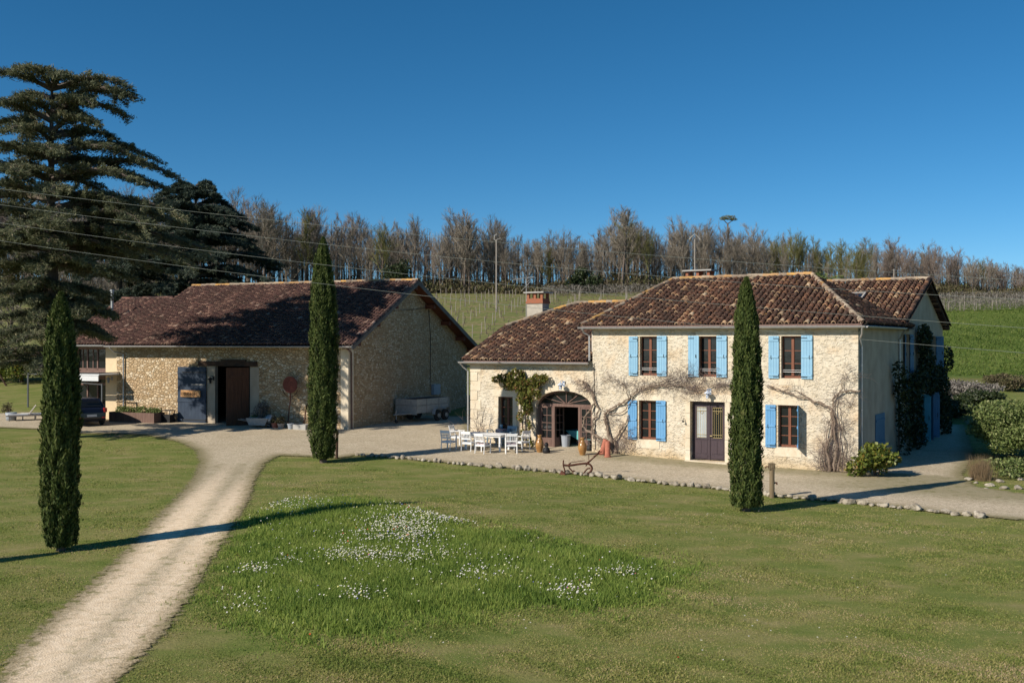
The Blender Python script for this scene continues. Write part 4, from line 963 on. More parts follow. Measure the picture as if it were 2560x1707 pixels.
gutter('gutter', (-20.4, -.84, 4.97), (-16.15, -.84, 4.97), barn)
pipe('downpipe', [(-20.2, -.84, 4.9), (-20.1, -.4, 4.6), (-19.95, .0, 4.4), (-19.95, .0, .4)], barn)
fm_ = MB(); X0, X1 = -19.38, -16.92
fm_.box((X0, .35, 3.45), (X1, .45, 3.58)).box((X0, .35, 4.72), (X1, .45, 4.85)).box((X0 - .1, .12, 2.9), (X1 + .02, .5, 3.45)).box((X0, .35, 2.55), (X1, .45, 2.7))
for x in (X0, X0 + .75, X0 + 1.55, X1 - .09): fm_.box((x, .35, .5), (x + .09, .45, 4.72))
for x in (X0 + .4, X0 + 1.2): fm_.box((x, .37, 3.58), (x + .06, .43, 4.72))
ag = fm_.build('glazed_screen', M['frame2'], barn); MB().box((X0 + .03, .4, .5), (X1 - .03, .41, 4.8)).build('pane', M['glass'], ag)
fl2 = MB().tube([(-18.6, 2.4, 6.2), (-18.6, 2.4, 8.35)], .085, 10).tube([(-18.6, 2.4, 6.3), (-18.6, 2.4, 6.85)], [.2, .09], 10).tube([(-18.6, 2.4, 8.35), (-18.6, 2.4, 8.45)], [.13, .13], 10)
fl2.build('stove_flue', M['zinc'], anr)
aw = MB(); aw.box((-19.5, -1.6, 3.22), (-15.75, .05, 3.3)); aw.box((-19.5, -1.66, 2.90), (-15.75, -1.6, 3.2))
awo = thing('awning', 'white retracted fabric awning over the glazed barn end', 'awning', BM.translation, -R(22))
aw.build('canopy', M['awning'], awo)
pf = MB()
for x in (-19.5, -15.75): pf.bar((x, -1.6, 3.36), (x, .1, 3.36), .06)
pf.bar((-19.55, -1.63, 3.36), (-15.7, -1.63, 3.36), .06); pf.build('frame', M['blackiron'], awo)
for x, y in ((-15.5, -1.62), (-19.6, -1.62)): MB().bar((x, y, .3), (x, y, 3.3 if x < -18 else 2.75), .07).build('post', M['dkgrey'], awo)
MB().bar((-15.5, -1.6, 2.70), (-17.2, -1.6, 2.78), .04).build('frame', M['dkgrey'], awo)
# ================================================================ fixtures on the walls
def wall_lantern(label, Mx, x, z, body='plastic'):
    o = thing('wall_lantern', label, 'wall lamp', Mx @ Vector((x, 0, z)), -math.asin(-Mx[0][1]) if False else math.atan2(Mx[1][0], Mx[0][0]))
    MB().box((-.06, -.02, -.12), (.06, 0, .12)).tube([(0, -.02, .05), (0, -.16, .16), (0, -.3, .12), (0, -.3, .04)], .014, 6).build('bracket', M[body], o)
    MB().lathe([(.03, .06), (.15, -.04), (.155, -.06), (.10, -.02)], 12, (0, -.3, 0)).lathe([(.0, -.28), (.055, -.27), (.085, -.05)], 12, (0, -.3, 0)).build('shade', M[body], o)
    return o
M['lampblue'] = mat('lamp_bluewhite', lambda t: t.P('Base Color', t.ramp(t.noise(14, 3), [(.4, (.12, .22, .42)), (.55, (.62, .64, .66))])), rough=.4)
wall_lantern('blue and white wall lantern above the arched doorway', HM, -13.2, 3.25, 'lampblue')
wall_lantern('blue and white wall lantern above the dark front door', HM, -6.1, 3.06, 'lampblue')
wall_lantern('small grey wall lamp on the beige wall beside the glazed screen', BM @ Matrix.Translation((0, .1, 0)), -16.4, 3.0, 'plastic')
wall_lantern('black wall lamp on the jamb beside the barn doorway', BM, -8.85, 3.1, 'black')
def lthing(name, label, cat, Mx, x, y, z, rot=0, group=None):
    return thing(name, label, cat, Mx @ Vector((x, y, z)), math.atan2(Mx[1][0], Mx[0][0]) + rot, group)
bl = lthing('door_bell', 'little iron pull bell on the wall beside the front door', 'bell', HM, -7.25, -.02, 1.75)
MB().tube([(0, 0, .1), (0, -.12, .14), (0, -.16, .08)], .01, 5).lathe([(.01, .08), (.03, .05), (.055, -.02)], 10, (0, -.16, 0)).build('bell', M['blackiron'], bl)
# carved wooden sign hung on the blue leaf: short dark strokes where the carved word stands (it cannot be read in the photo)
sg = lthing('wooden_sign', 'varnished wooden name board hung on the dark blue barn door', 'sign', BM, -10.35, -.15, 2.2)
bv = MB(); bv.add([(-.70, -.04, -.18), (-.05, -.04, -.20), (.0, -.04, -.16), (.05, -.04, -.19), (.70, -.04, -.18), (.69, -.04, .20), (-.68, -.04, .21)] + [(-.70, 0, -.18), (-.05, 0, -.20), (.0, 0, -.16), (.05, 0, -.19), (.70, 0, -.18), (.69, 0, .20), (-.68, 0, .21)], [(0, 1, 2, 3, 4, 5, 6), (7, 13, 12, 11, 10, 9, 8)] + [(i, i + 7, (i + 1) % 7 + 7, (i + 1) % 7) for i in range(7)])
M['signw'] = mat('varnished_plank', f_wood((.36, .18, .07), (.52, .30, .14), (2, 9, 9)), rough=.5)
bv.build('board', M['signw'], sg)
lt = MB()
for i, sh in enumerate('aobeoec'):
    x = -.42 + i * .145
    lt.tube([(x + .045 * math.cos(t), -.05, .0 + .062 * math.sin(t)) for t in np.linspace(.6 if sh == 'c' else 0, 6.28 - (.6 if sh == 'c' else 0), 9)], .015, 4)
    if sh in 'ab': lt.bar((x + (.05 if sh == 'a' else -.05), -.05, -.07), (x + (.05 if sh == 'a' else -.05), -.05, .1), .02)
    if sh == 'e': lt.bar((x - .045, -.05, 0), (x + .045, -.05, 0), .02)
lt.build('lettering', M['oldwood'], sg)
# ================================================================ climbers on the facade
def hx(px, py, off=-.12):
    o = HM.inverted() @ Vector((0, 0, CH)); d = HM.inverted().to_3x3() @ Vector(((px - 1280) / FPX, 1, (853.5 - py) / FPX))
    t = (off - o.y) / d.y; return HM @ (o + t * d)
def smooth_line(pts, k=4):
    out = []
    P = [pts[0]] + list(pts) + [pts[-1]]
    for i in range(1, len(P) - 2):
        a, b, c, d = P[i - 1:i + 3]
        for j in range(k):
            t = j / k; out.append(.5 * ((2 * b) + (c - a) * t + (2 * a - 5 * b + 4 * c - d) * t * t + (3 * b - a - 3 * c + d) * t ** 3))
    return out + [P[-2]]
def twigs(mb, p, d, L, r, lv, spread=.7, n=4):
    """recursive bare twigs"""
    q_ = p; pts = [p]
    dd = d.copy()
    for i in range(3):
        dd = (dd + Vector((random.gauss(0, .22), random.gauss(0, .1), random.gauss(0, .22)))).normalized(); q_ = q_ + dd * L / 3; pts.append(q_)
    mb.tube(pts, [r, r * .85, r * .65, r * .4], 3, cap=False)
    if lv:
        for i in range(n):
            k = random.choice((1, 2, 3)); nd = (dd + Vector((random.gauss(0, spread), random.gauss(0, spread * .4), random.gauss(0, spread)))).normalized()
            twigs(mb, pts[k], nd, L * random.uniform(.45, .75), r * .55, lv - 1, spread, n)
def climber(name, label, lines, twigpts, tl=.35, dens=4.5):
    o = thing(name, label, 'climbing plant', hx(*lines[0][0][0][:2], 0) * 1.0)
    inv = Matrix.Translation(-o.location); mb = MB()
    for pts, r0, r1_ in lines:
        P = smooth_line([hx(*(p if len(p) == 3 else (*p, -.13))) for p in pts], 6); n = len(P); ph = random.uniform(0, 9); P = [p + Vector((math.sin(i * .9 + ph) + .6 * math.sin(i * 2.1), .3 * math.sin(i * 1.3 + ph), .6 * math.sin(i * 1.1 + ph * 2))) * .035 for i, p in enumerate(P)]
        r0 *= .68; r1_ *= .6; mb.tube([inv @ p for p in P], [r1_ + (r0 - r1_) * (1 - i / (n - 1)) ** 2 + random.uniform(-.005, .005) for i in range(n)], 7)
        if r0 > .035:   # a second stem twined round the first
            ph = random.uniform(0, 6); mb.tube([inv @ (p + Vector((math.cos(ph + i * .8), .3 * math.sin(ph + i * .8), math.sin(ph + i * .8))) * r0 * .9) for i, p in enumerate(P)], [.55 * (r1_ + (r0 - r1_) * (1 - i / (n - 1)) ** 2) for i in range(n)], 6)
    mb.build('stem', M['bark2'], o, smooth=True)
    tb = MB()
    for (x, y, s, k) in twigpts:
        for _ in range(int(k * dens)):
            p = inv @ hx(x + random.gauss(0, s), y + random.gauss(0, s * .5), -.12)
            d = (HM.to_3x3() @ Vector((random.gauss(0, 1), random.gauss(-.15, .3), random.gauss(.1, .8)))).normalized()
            twigs(tb, p, d, tl * random.uniform(.5, 1.2), .0065, 1, .8, 3)
    tb.build('twigs', M['wist'], o)
    return o
climber('wisteria', 'gnarled grey bare wisteria twisting up beside the right edge of the arched doorway',
    [([(1545, 1150), (1530, 1120), (1505, 1098), (1478, 1082), (1462, 1072), (1459, 1050), (1470, 1032), (1484, 1010), (1484, 992), (1470, 970), (1458, 955)], .085, .05),
     ([(1480, 1083), (1483, 1050), (1492, 1040), (1496, 1020), (1487, 1005), (1478, 980), (1462, 962), (1450, 950)], .06, .03),
     ([(1545, 1130), (1520, 1112), (1490, 1100), (1484, 1080), (1482, 1052)], .06, .04),
     ([(1487, 1000), (1486, 960), (1484, 915)], .012, .01), ([(1468, 965), (1455, 972), (1440, 972)], .03, .015), ([(1475, 975), (1478, 955)], .02, .01), ([(1500, 1100), (1496, 1114), (1510, 1118)], .035, .02)],
    [(1460, 968, 9, 8), (1476, 978, 8, 6), (1450, 955, 6, 4), (1500, 1100, 12, 6), (1490, 1050, 12, 3), (1520, 1110, 14, 4)])
climber('wisteria', 'bare wisteria with a thick trunk spreading its twigs above the ground-floor window and front door',
    [([(1536, 1148), (1530, 1110), (1522, 1085), (1514, 1055), (1512, 1038), (1520, 1026), (1545, 1012), (1570, 998), (1582, 984), (1600, 972), (1640, 964), (1690, 962), (1740, 966)], .13, .03),
     ([(1540, 1145), (1536, 1110), (1545, 1085), (1562, 1060), (1572, 1040)], .10, .035),
     ([(1520, 1032), (1540, 1034), (1562, 1025), (1580, 1000), (1586, 984), (1610, 974), (1660, 958), (1700, 948)], .04, .02),
     ([(1570, 998), (1568, 978), (1558, 960), (1540, 950), (1520, 948)], .035, .012), ([(1560, 962), (1552, 946), (1556, 938)], .02, .01),
     ([(1600, 972), (1620, 962), (1650, 955), (1680, 944), (1715, 935)], .035, .012), ([(1690, 962), (1740, 972), (1790, 962), (1826, 960)], .03, .012), ([(1660, 962), (1700, 975), (1750, 985)], .025, .01), ([(1512, 1040), (1508, 1022), (1500, 1015)], .03, .012)],
    [(1525, 950, 9, 5), (1555, 962, 9, 6), (1640, 962, 22, 13), (1690, 950, 24, 20), (1720, 940, 18, 10), (1740, 968, 24, 16), (1790, 958, 24, 16), (1820, 962, 10, 5), (1600, 965, 14, 7), (1740, 985, 16, 7), (1562, 1075, 12, 5), (1530, 1050, 10, 5), (1545, 1110, 12, 8), (1565, 1120, 12, 7), (1570, 1098, 14, 6)], tl=.42)
w3 = climber('bare_vine', 'tall bare vine with twisted stems on the wall at the right corner',
    [([(2075, 1178, -.2), (2068, 1120, -.2), (2082, 1070), (2080, 1040), (2075, 1020), (2050, 1008), (2020, 998), (1985, 988), (1950, 975), (1915, 965)], .10, .03),
     ([(2085, 1178, -.2), (2090, 1120), (2085, 1060), (2082, 1020), (2085, 995), (2100, 982), (2125, 976), (2150, 978)], .08, .035),
     ([(2095, 1178, -.25), (2100, 1110), (2092, 1050), (2088, 1005), (2102, 975), (2108, 950), (2120, 925), (2140, 918)], .05, .012),
     ([(2065, 1178, -.25), (2062, 1110), (2075, 1050), (2070, 1025), (2040, 1012), (2010, 990), (2000, 965)], .045, .012), ([(2060, 1012), (2030, 1000), (1990, 975), (1955, 975), (1920, 962)], .04, .015),
     ([(2105, 1180, -.25), (2112, 1130), (2108, 1080), (2098, 1040), (2096, 990), (2115, 960)], .035, .01), ([(2055, 1180, -.3), (2052, 1140), (2065, 1095)], .04, .02)],
    [(2080, 1140, 16, 12), (2100, 1110, 16, 8), (2060, 1130, 16, 8), (2090, 1060, 16, 12), (2110, 1000, 18, 9), (2125, 940, 14, 6), (2075, 1165, 22, 20), (1990, 980, 14, 2), (2120, 1150, 14, 6)], tl=.55)
def leafmass(name, parent, blobs, n, size, m, inv=None, up=.2, seed=3, plane=None):
    rs = np.random.default_rng(seed); tot = sum(b[-1] for b in blobs); Cs = []
    for (c, r, w_) in blobs:
        k = int(n * w_ / tot); d = rs.normal(size=(k, 3)); d /= np.linalg.norm(d, axis=1)[:, None]
        rad = rs.uniform(.25, 1.0, k) ** .5 * (1 + .18 * np.sin(d[:, 0] * 7 + c[0]) * np.sin(d[:, 2] * 6 + c[1])); Cs.append(np.array(c) + d * rad[:, None] * np.array(r))
    C = np.concatenate(Cs)
    # clump: thin out by a lumpy field so gaps show
    f = fbm(C[:, :2] * 3 + C[:, 2:] * 2.2, 1.7, 2) + rs.normal(0, .45, len(C)); C = C[f > -.45]
    V = leaves(C, size, 1.5, up, rs)
    return np_mesh(name, V, 4, m, parent)
lc = thing('climbing_rose', 'leafy climbing shrub trained up the wall between window and arched doorway', 'climbing plant', hx(1310, 1125, -.15)); L0 = lc.location
mb = MB()
for pts, r in (([(1308, 1125), (1306, 1060), (1302, 1010), (1295, 970), (1280, 945)], .035), ([(1316, 1125), (1314, 1070), (1312, 1000), (1325, 960), (1352, 945)], .03), ([(1300, 1125), (1298, 1060), (1300, 1000), (1270, 950), (1245, 945)], .02)):
    P = smooth_line([hx(*p, -.15) - L0 for p in pts]); mb.tube(P, [r * (1 - .6 * i / len(P)) for i in range(len(P))], 5)
mb.build('stem', M['bark'], lc)
bl_ = []
for (x, y, rx, rz, w_) in [(1260, 945, .38, .25, 5), (1290, 940, .45, .35, 9), (1275, 962, .35, .28, 6), (1308, 965, .45, .4, 10), (1345, 950, .4, .28, 6), (1360, 945, .22, .2, 3), (1240, 948, .2, .18, 2), (1312, 995, .42, .4, 9), (1335, 975, .35, .3, 4), (1318, 1020, .3, .35, 5), (1300, 1040, .18, .3, 1.6), (1322, 1060, .14, .35, 1.4), (1306, 1085, .14, .4, 1.6), (1325, 1105, .15, .25, .9), (1345, 990, .15, .2, 1), (1330, 1120, .14, .14, .6)]:
    bl_.append((tuple(hx(x, y, -.28) - L0), (rx, .22, rz), w_))
leafmass('foliage', lc, bl_, 5200, .085, M['climb'])
sv_ = thing('bare_shrub', 'slender leafless shrub against the wall left of the narrow window', 'shrub', hx(1200, 1118, -.25)); mb = MB()
for i in range(7): twigs(mb, Vector((random.gauss(0, .05), 0, 0)), Vector((random.gauss(0, .3), -.05, 1)).normalized(), 1.2, .016, 2, .4, 3)
mb.build('twigs', M['wist'], sv_)
# ivy and creeper on the shaded gable side
iv = thing('ivy', 'dark ivy and creeper hanging in columns over the shaded gable side', 'climbing plant', HM @ Vector((.1, 9, 0)), -R(31.8)); ib = []
for (y, z, ry, rz, w_) in [(6.3, 3.9, .35, .5, 1.2), (6.8, 3.1, .5, .6, 3), (7.3, 1.8, .35, 1.1, 3), (7.6, .6, .3, .7, 1.5), (11.3, 3.3, 2.2, .6, 9), (12.6, 5.3, .9, .8, 8), (13.2, 4.2, 1.2, .9, 9), (9.8, 2.9, 1.3, .6, 6), (10.2, 1.5, .8, 1.6, 9), (15, 3.4, 1.6, .6, 6), (17.2, 3.2, 1.2, .9, 6), (18.4, 2.4, 1.3, 1.2, 8), (19.2, 1.2, 1.4, 1.3, 9), (19.8, 4.2, .8, .8, 3), (14.2, 2.9, .8, .5, 3), (11.4, .7, .5, .8, 2)]:
    ib.append(((.28, y - 9, z), (.35, ry, rz), w_))
leafmass('foliage', iv, ib, 17000, .10, M['ivy'], seed=5)
mb = MB()
for y in (7.4, 10.1, 11.2, 18.5): mb.tube([(.02, y - 9 + random.gauss(0, .1), z) for z in (-.1, 1, 2, 3.2)], .03, 5)
mb.build('stem', M['bark'], iv)

# ================================================================ bushes
def bush(name, label, cat, p, r, h, n, size, m, seed, group=None, trunk=True, lumps=14, up=.3):
    o = thing(name, label, cat, p, 0, group); rs = np.random.default_rng(seed); bl2 = []
    for i in range(lumps):
        a = rs.uniform(0, 6.28); q_ = rs.uniform(.1, .82) * r; zz = rs.uniform(.25, .85) * h * (1 - .35 * (q_ / r) ** 2)
        k = rs.uniform(.2, .42); bl2.append(((q_ * math.cos(a), q_ * math.sin(a), zz), (r * k, r * k, h * k * .62), k ** 2))
    bl2.append(((0, 0, h * .5), (r * .7, r * .7, h * .42), .3))
    leafmass('foliage', o, bl2, n, size, m, seed=seed + 50, up=up)
    if trunk:
        mb = MB()
        for i in range(6):
            a = rs.uniform(0, 6.28); mb.tube([(0, 0, -.1), (math.cos(a) * r * .2, math.sin(a) * r * .2, h * .35), (math.cos(a) * r * .45, math.sin(a) * r * .45, h * .7)], [.035, .025, .01], 5)
        mb.build('stem', M['bark'], o)
    return o
bush('rounded_shrub', 'rounded yellow-green shrub at the right corner of the farmhouse', 'shrub', G(2192, 1192), 1.0, 1.45, 5200, .095, M['shrub2'], 1)
p = G(2590, 1145); bush('evergreen_bush', 'large dense green evergreen bush at the right edge beyond the gravel', 'bush', p, 3.0, 2.75, 52000, .075, M['shrub'], 2, lumps=30)
bush('bed_shrub', 'low loose green shrub at the foot of the big evergreen bush', 'shrub', G(2530, 1192), 1.2, .8, 2600, .075, M['shrub'], 3, up=.6)
dg_ = thing('dry_grass_clump', 'tall dry tan grass clump beside the planted bed', 'grass clump', G(2452, 1200))
P_ = rng.normal(0, .16, (700, 2)); hh = rng.uniform(.4, 1.05, 700); an_ = rng.normal(0, .14, (700, 2)); V = np.stack([np.column_stack([P_ - [.008, 0], 0 * hh]), np.column_stack([P_ + [.008, 0], 0 * hh]), np.column_stack([P_ * 1.4 + an_ * hh[:, None], hh])], 1).reshape(-1, 3)
np_mesh('stalks', V, 3, M['dry'], dg_)
for i, (x, y, r, h) in enumerate([(2395, 968, 2.6, 1.7), (2345, 1000, 1.6, 1.3), (2440, 975, 2.2, 1.5)]):
    bush('lavender_bush', ['wide silvery lavender mound behind the ivy-clad gable', 'small silvery lavender mound close to the gable end', 'silvery lavender mound behind the dark clipped hedge'][i], 'bush', G(x, y + 30), r, h, 7000, .11, M['lav'], 20 + i, trunk=False, up=1.2)
for i, (x, y, r, h) in enumerate([(2340, 1052, 1.5, 1.7), (2395, 1045, 1.3, 1.25), (2450, 1020, 2.0, 1.5), (2520, 975, 2.6, 1.5)]):
    bush('clipped_bush', ['dark rounded bush at the far corner of the gable', 'low dark bush in the shade beyond the gravel path', 'dark green bush in front of the lavender mounds', 'reddish brown bush behind the big evergreen bush'][i], 'bush', G(x, y), r, h, 9000, .11, M['ivy'] if i < 3 else M['brush'], 30 + i)
for i in range(9):
    bush('hedge_shrub', 'small leafy shrub in the hedgerow behind the cedars', 'shrub', gp(-44 + i * 3.6 + random.uniform(-1, 1), 84 + random.uniform(-3, 6)), random.uniform(2.0, 3.0), random.uniform(2.6, 4.6), 5500, .15, M['shrub2'] if i % 3 else M['brush'], 60 + i, 'shrubs in the hedgerow behind the cedars')

# ================================================================ cypresses
def cypress(label, p, H, r, seed, bare=.0, n=30000, lean=0, P=None):
    o = thing('cypress', label, 'cypress', p, 0, 'slender columnar cypresses'); rs = np.random.default_rng(seed)
    def prof(h):   # h 0..1 -> radius share
        return np.interp(h, [0, .02, .06, .2, .5, .75, .88, .96, 1], P or [.50, .70, .86, .98, 1.0, .88, .66, .36, .04])
    h = rs.uniform(.015, 1, n) ** .92; a = rs.uniform(0, 2 * np.pi, n)
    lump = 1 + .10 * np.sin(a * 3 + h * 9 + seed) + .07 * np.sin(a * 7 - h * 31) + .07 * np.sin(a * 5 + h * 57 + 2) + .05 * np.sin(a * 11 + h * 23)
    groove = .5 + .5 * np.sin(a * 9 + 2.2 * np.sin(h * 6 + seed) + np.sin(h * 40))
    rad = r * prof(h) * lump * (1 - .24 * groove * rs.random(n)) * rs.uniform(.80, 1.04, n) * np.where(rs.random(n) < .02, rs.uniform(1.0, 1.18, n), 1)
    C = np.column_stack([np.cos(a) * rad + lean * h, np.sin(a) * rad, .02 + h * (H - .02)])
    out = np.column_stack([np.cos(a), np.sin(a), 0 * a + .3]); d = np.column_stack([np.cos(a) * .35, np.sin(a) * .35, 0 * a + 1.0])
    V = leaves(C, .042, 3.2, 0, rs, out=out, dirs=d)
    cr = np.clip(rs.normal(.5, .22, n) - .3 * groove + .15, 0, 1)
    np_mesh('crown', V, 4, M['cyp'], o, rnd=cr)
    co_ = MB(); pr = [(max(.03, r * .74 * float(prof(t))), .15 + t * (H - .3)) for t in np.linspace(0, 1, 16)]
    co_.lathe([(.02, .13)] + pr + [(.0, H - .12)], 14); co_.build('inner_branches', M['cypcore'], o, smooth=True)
    MB().tube([(0, 0, -.2), (0, 0, .2), (.02, 0, .9)], [r * .3, r * .24, r * .16], 8).build('trunk', M['bark'], o)
    return o
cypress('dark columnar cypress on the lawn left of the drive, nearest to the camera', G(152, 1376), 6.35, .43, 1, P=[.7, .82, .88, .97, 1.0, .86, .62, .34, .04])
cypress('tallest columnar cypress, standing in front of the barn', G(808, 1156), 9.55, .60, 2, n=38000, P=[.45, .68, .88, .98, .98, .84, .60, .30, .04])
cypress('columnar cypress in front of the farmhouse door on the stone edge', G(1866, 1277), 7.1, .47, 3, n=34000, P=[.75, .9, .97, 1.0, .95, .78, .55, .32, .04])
cypress('columnar cypress outside the left edge casting its shadow on the lawn', Vector((-19.6, 18.6, 0)), 6.4, .42, 4, n=6000)
for (lab, px, py, dx) in (('short leaning timber stake behind the tallest cypress', 842, 1146, .08),):
    st = thing('tree_stake', lab, 'stake', G(px, py)); MB().tube([(0, 0, -.1), (.02, 0, 1.2)], .06, 7).build('post', M['oldwood'], st)
# ================================================================ cedars
LFT = []
def cedar(label, p, H, m, seed, tiers, trunk_r, nsp=3, droop=-.25, asym=0.0, leaf=.07, extra=()):
    o = thing('cedar', label, 'cedar', p); rs = np.random.default_rng(seed); rd = random.Random(seed)
    tm = MB(); tm.tube([(0, 0, -.5), (.1, 0, H * .3), (-.1, .1, H * .6), (0, 0, H * .97)], [trunk_r, trunk_r * .75, trunk_r * .45, .05], 9)
    bm_ = MB(); S = []; D = []
    for (z, L, k, rise) in tiers + [(e_[0], e_[1], -1, e_[3]) for e_ in extra]:
        for i in range(abs(k)):
            a = 6.283 * (i + rd.uniform(-.25, .25)) / k + z; Lk = L * rd.uniform(.72, 1.08) * (1 + asym * math.cos(a))
            if k < 0: a = [e_[2] for e_ in extra if e_[0] == z][0]; Lk = L
            z0 = z + rd.uniform(-.4, .4)
            P = []
            for t in np.linspace(0, 1, 9):
                zz = z0 + Lk * (rise * math.sin(t * 2.1) + droop * t ** 2.4); aa = a + .16 * math.sin(t * 3 + i)
                P.append(Vector((math.cos(aa) * Lk * t, math.sin(aa) * Lk * t, zz)))
            bm_.tube(P, [.05 + .13 * (1 - t) * min(1, L / 5) for t in np.linspace(0, 1, 9)], 5, cap=False)
            # side branchlets carrying flat sprays
            for j in range(2, 9):
                t = j / 8; base = P[j]; dv = (P[j] - P[j - 1]).normalized(); sd2 = Vector((-dv.y, dv.x, 0)).normalized()
                for s_ in (-1, 1, .0) if j == 8 else (-1, 1):
                    for rep in range(2):
                        bl3 = Lk * (.34 - .16 * t) * rd.uniform(.55, 1.15); d = (sd2 * s_ * rd.uniform(.6, 1.2) + dv * rd.uniform(.5, 1.1) + Vector((0, 0, rd.uniform(-.12, .22)))).normalized()
                        st = P[j - 1].lerp(base, rd.random()); en = st + d * bl3 + Vector((0, 0, -.10 * bl3)); bm_.tube([st, st.lerp(en, .5) + Vector((0, 0, .04)), en], [.03, .02, .008], 3, cap=False)
                        k2 = max(4, int(bl3 * 44 * nsp))
                        tt = rs.uniform(.12, 1.05, k2)[:, None]; pt = np.array(st) * (1 - tt) + np.array(en) * tt
                        wv = .26 * (1.1 - tt * .6); pt = pt + rs.normal(0, 1, (k2, 3)) * np.array([.10, .10, .085]) * (1.2 - .6 * tt) - np.abs(rs.normal(0, .06, (k2, 1))) * [0, 0, 1] + [0, 0, .05]
                        S.append(pt); D.append(np.repeat(np.array(d + Vector((0, 0, .35)))[None], k2, 0))
    tm.build('trunk', M['bark'], o, smooth=True); bm_.build('limbs', M['bark'], o)
    C = np.concatenate(S); Dd = np.concatenate(D) + rs.normal(0, .5, (len(C), 3)); Dd /= np.linalg.norm(Dd, axis=1)[:, None]
    V = leaves(C, leaf * .62, 4.6, 0, rs, dirs=Dd)
    cn = np.clip(.45 + .25 * fbm(C[:, :2] * .8 + C[:, 2:] * .9, 1.3, seed) + rs.normal(0, .2, len(C)), 0, 1)
    np_mesh('crown', V, 4, m, o, rnd=cn)
    return o
pc = at(130, 853, 50); pc.z = gz1(pc.x, pc.y)
cedar('towering dark cedar with layered limbs at the left edge, in front of the barn end', pc, 18.6, M['cedar'], 11,
    [(17.2, 3.5, 7, .2), (16.1, 3.6, 6, .22), (15.0, 3.4, 6, .2), (14.1, 4.3, 7, .16), (13.0, 5.0, 6, .12), (12.1, 5.7, 7, .10), (11.2, 6.1, 7, .08), (10.3, 6.0, 7, .06), (9.6, 5.0, 7, .04), (8.8, 4.2, 8, .02), (7.8, 3.0, 8, 0), (7.0, 2.8, 8, .02), (6.3, 2.8, 7, .04), (5.6, 2.9, 7, .06)], .45, nsp=2.3, asym=.06, droop=-.17, extra=((16.3, 4.3, -.2, .30), (12.9, 5.9, .1, .22), (11.7, 7.0, -.3, .12), (10.9, 7.2, .2, .04), (14.6, 4.6, .3, .2), (9.9, 6.6, -.1, .05), (5.0, 4.2, 2.6, .05), (4.4, 4.4, 3.3, 0), (4.7, 4.0, 4.1, .05), (3.9, 3.6, 2.2, .1), (3.6, 3.4, 3.9, .1), (4.2, 3.2, 4.9, .05)))
pc = at(490, 853, 80); pc.z = gz1(pc.x, pc.y)
cedar('broad blue-black cedar rising behind the barn roof', pc, 16.2, M['cedar2'], 12,
    [(15.5, 2.0, 6, .3), (14.6, 3.2, 7, .22), (13.6, 4.2, 7, .22), (12.5, 5.0, 8, .2), (11.4, 5.8, 8, .14), (10.2, 6.4, 8, .1), (9, 7.0, 8, .08), (7.8, 7.4, 8, .05), (6.6, 7.6, 8, .02), (5.4, 7.6, 8, 0), (4.2, 7.2, 8, -.02), (3.2, 6.8, 8, -.03)], .55, nsp=3.4, droop=-.15, leaf=.09)
for i in range(13):
    Y = random.uniform(84, 112); px = random.uniform(-120, 420); x = (px - 1280) / FPX * Y
    LFT.append((px, Y))
pc = at(300, 853, 84); pc.z = gz1(pc.x, pc.y)
cedar('cedar filling the gap between the tall cedar and the one behind the barn', pc, 15.0, M['cedar2'], 13,
    [(14.2, 2.0, 6, .25), (13.2, 3.2, 7, .2), (11.8, 4.4, 7, .2), (10.4, 4.9, 7, .12), (9.0, 4.6, 7, .08), (7.0, 4.4, 7, .05), (5.2, 5.0, 7, 0), (3.6, 4.8, 7, 0)], .4, nsp=2.2, leaf=.09)
# ================================================================ hilltop wood
def bare_tree(seed, spread=.34, n1=17, style=0):
    rd = random.Random(seed); tm = MB(); cr = MB()
    H = 1.0; bx = rd.uniform(-.03, .03)
    T = [Vector((0, 0, -.03)), Vector((bx * .3, 0, .25)), Vector((bx, .01, .5)), Vector((bx * 1.5, 0, .75)), Vector((bx * 1.2, 0, .97))]
    tm.tube(T, [.016, .013, .010, .006, .002], 5)
    def tp(t):
        i = min(3, int(t * 4)); return T[i].lerp(T[i + 1], t * 4 - i)
    def br_(p, d, L, r, lv):
        q2 = p; pts = [p]; dd = d.copy()
        for i in range(3):
            dd = (dd + Vector((rd.gauss(0, .13), rd.gauss(0, .13), rd.gauss(.07, .1)))).normalized(); q2 = q2 + dd * L / 3; pts.append(q2)
        cr.tube(pts, [r, r * .8, r * .6, r * .4], 3, cap=False)
        if lv:
            for i in range(9):
                t = rd.uniform(.25, 1) * 3; k = min(2, int(t)); pp = pts[k].lerp(pts[k + 1], t - k)
                nd = (dd + Vector((rd.gauss(0, .5), rd.gauss(0, .5), rd.gauss(.2, .35)))).normalized(); br_(pp, nd, L * rd.uniform(.35, .6), r * .55, lv - 1)
    for i in range(n1):
        t = .28 + .68 * (i + rd.random()) / n1 if style == 0 else .12 + .84 * (i + rd.random()) / n1
        a = i * 2.4 + rd.uniform(-.5, .5); el = rd.uniform(.8, 1.35)
        L = spread * (1.15 - .75 * t) * rd.uniform(.7, 1.15)
        br_(tp(t), Vector((math.cos(a) * math.cos(el), math.sin(a) * math.cos(el), math.sin(el))), L, .0052 * (1.25 - t * .7), 2)
    return tm, cr
protos = []
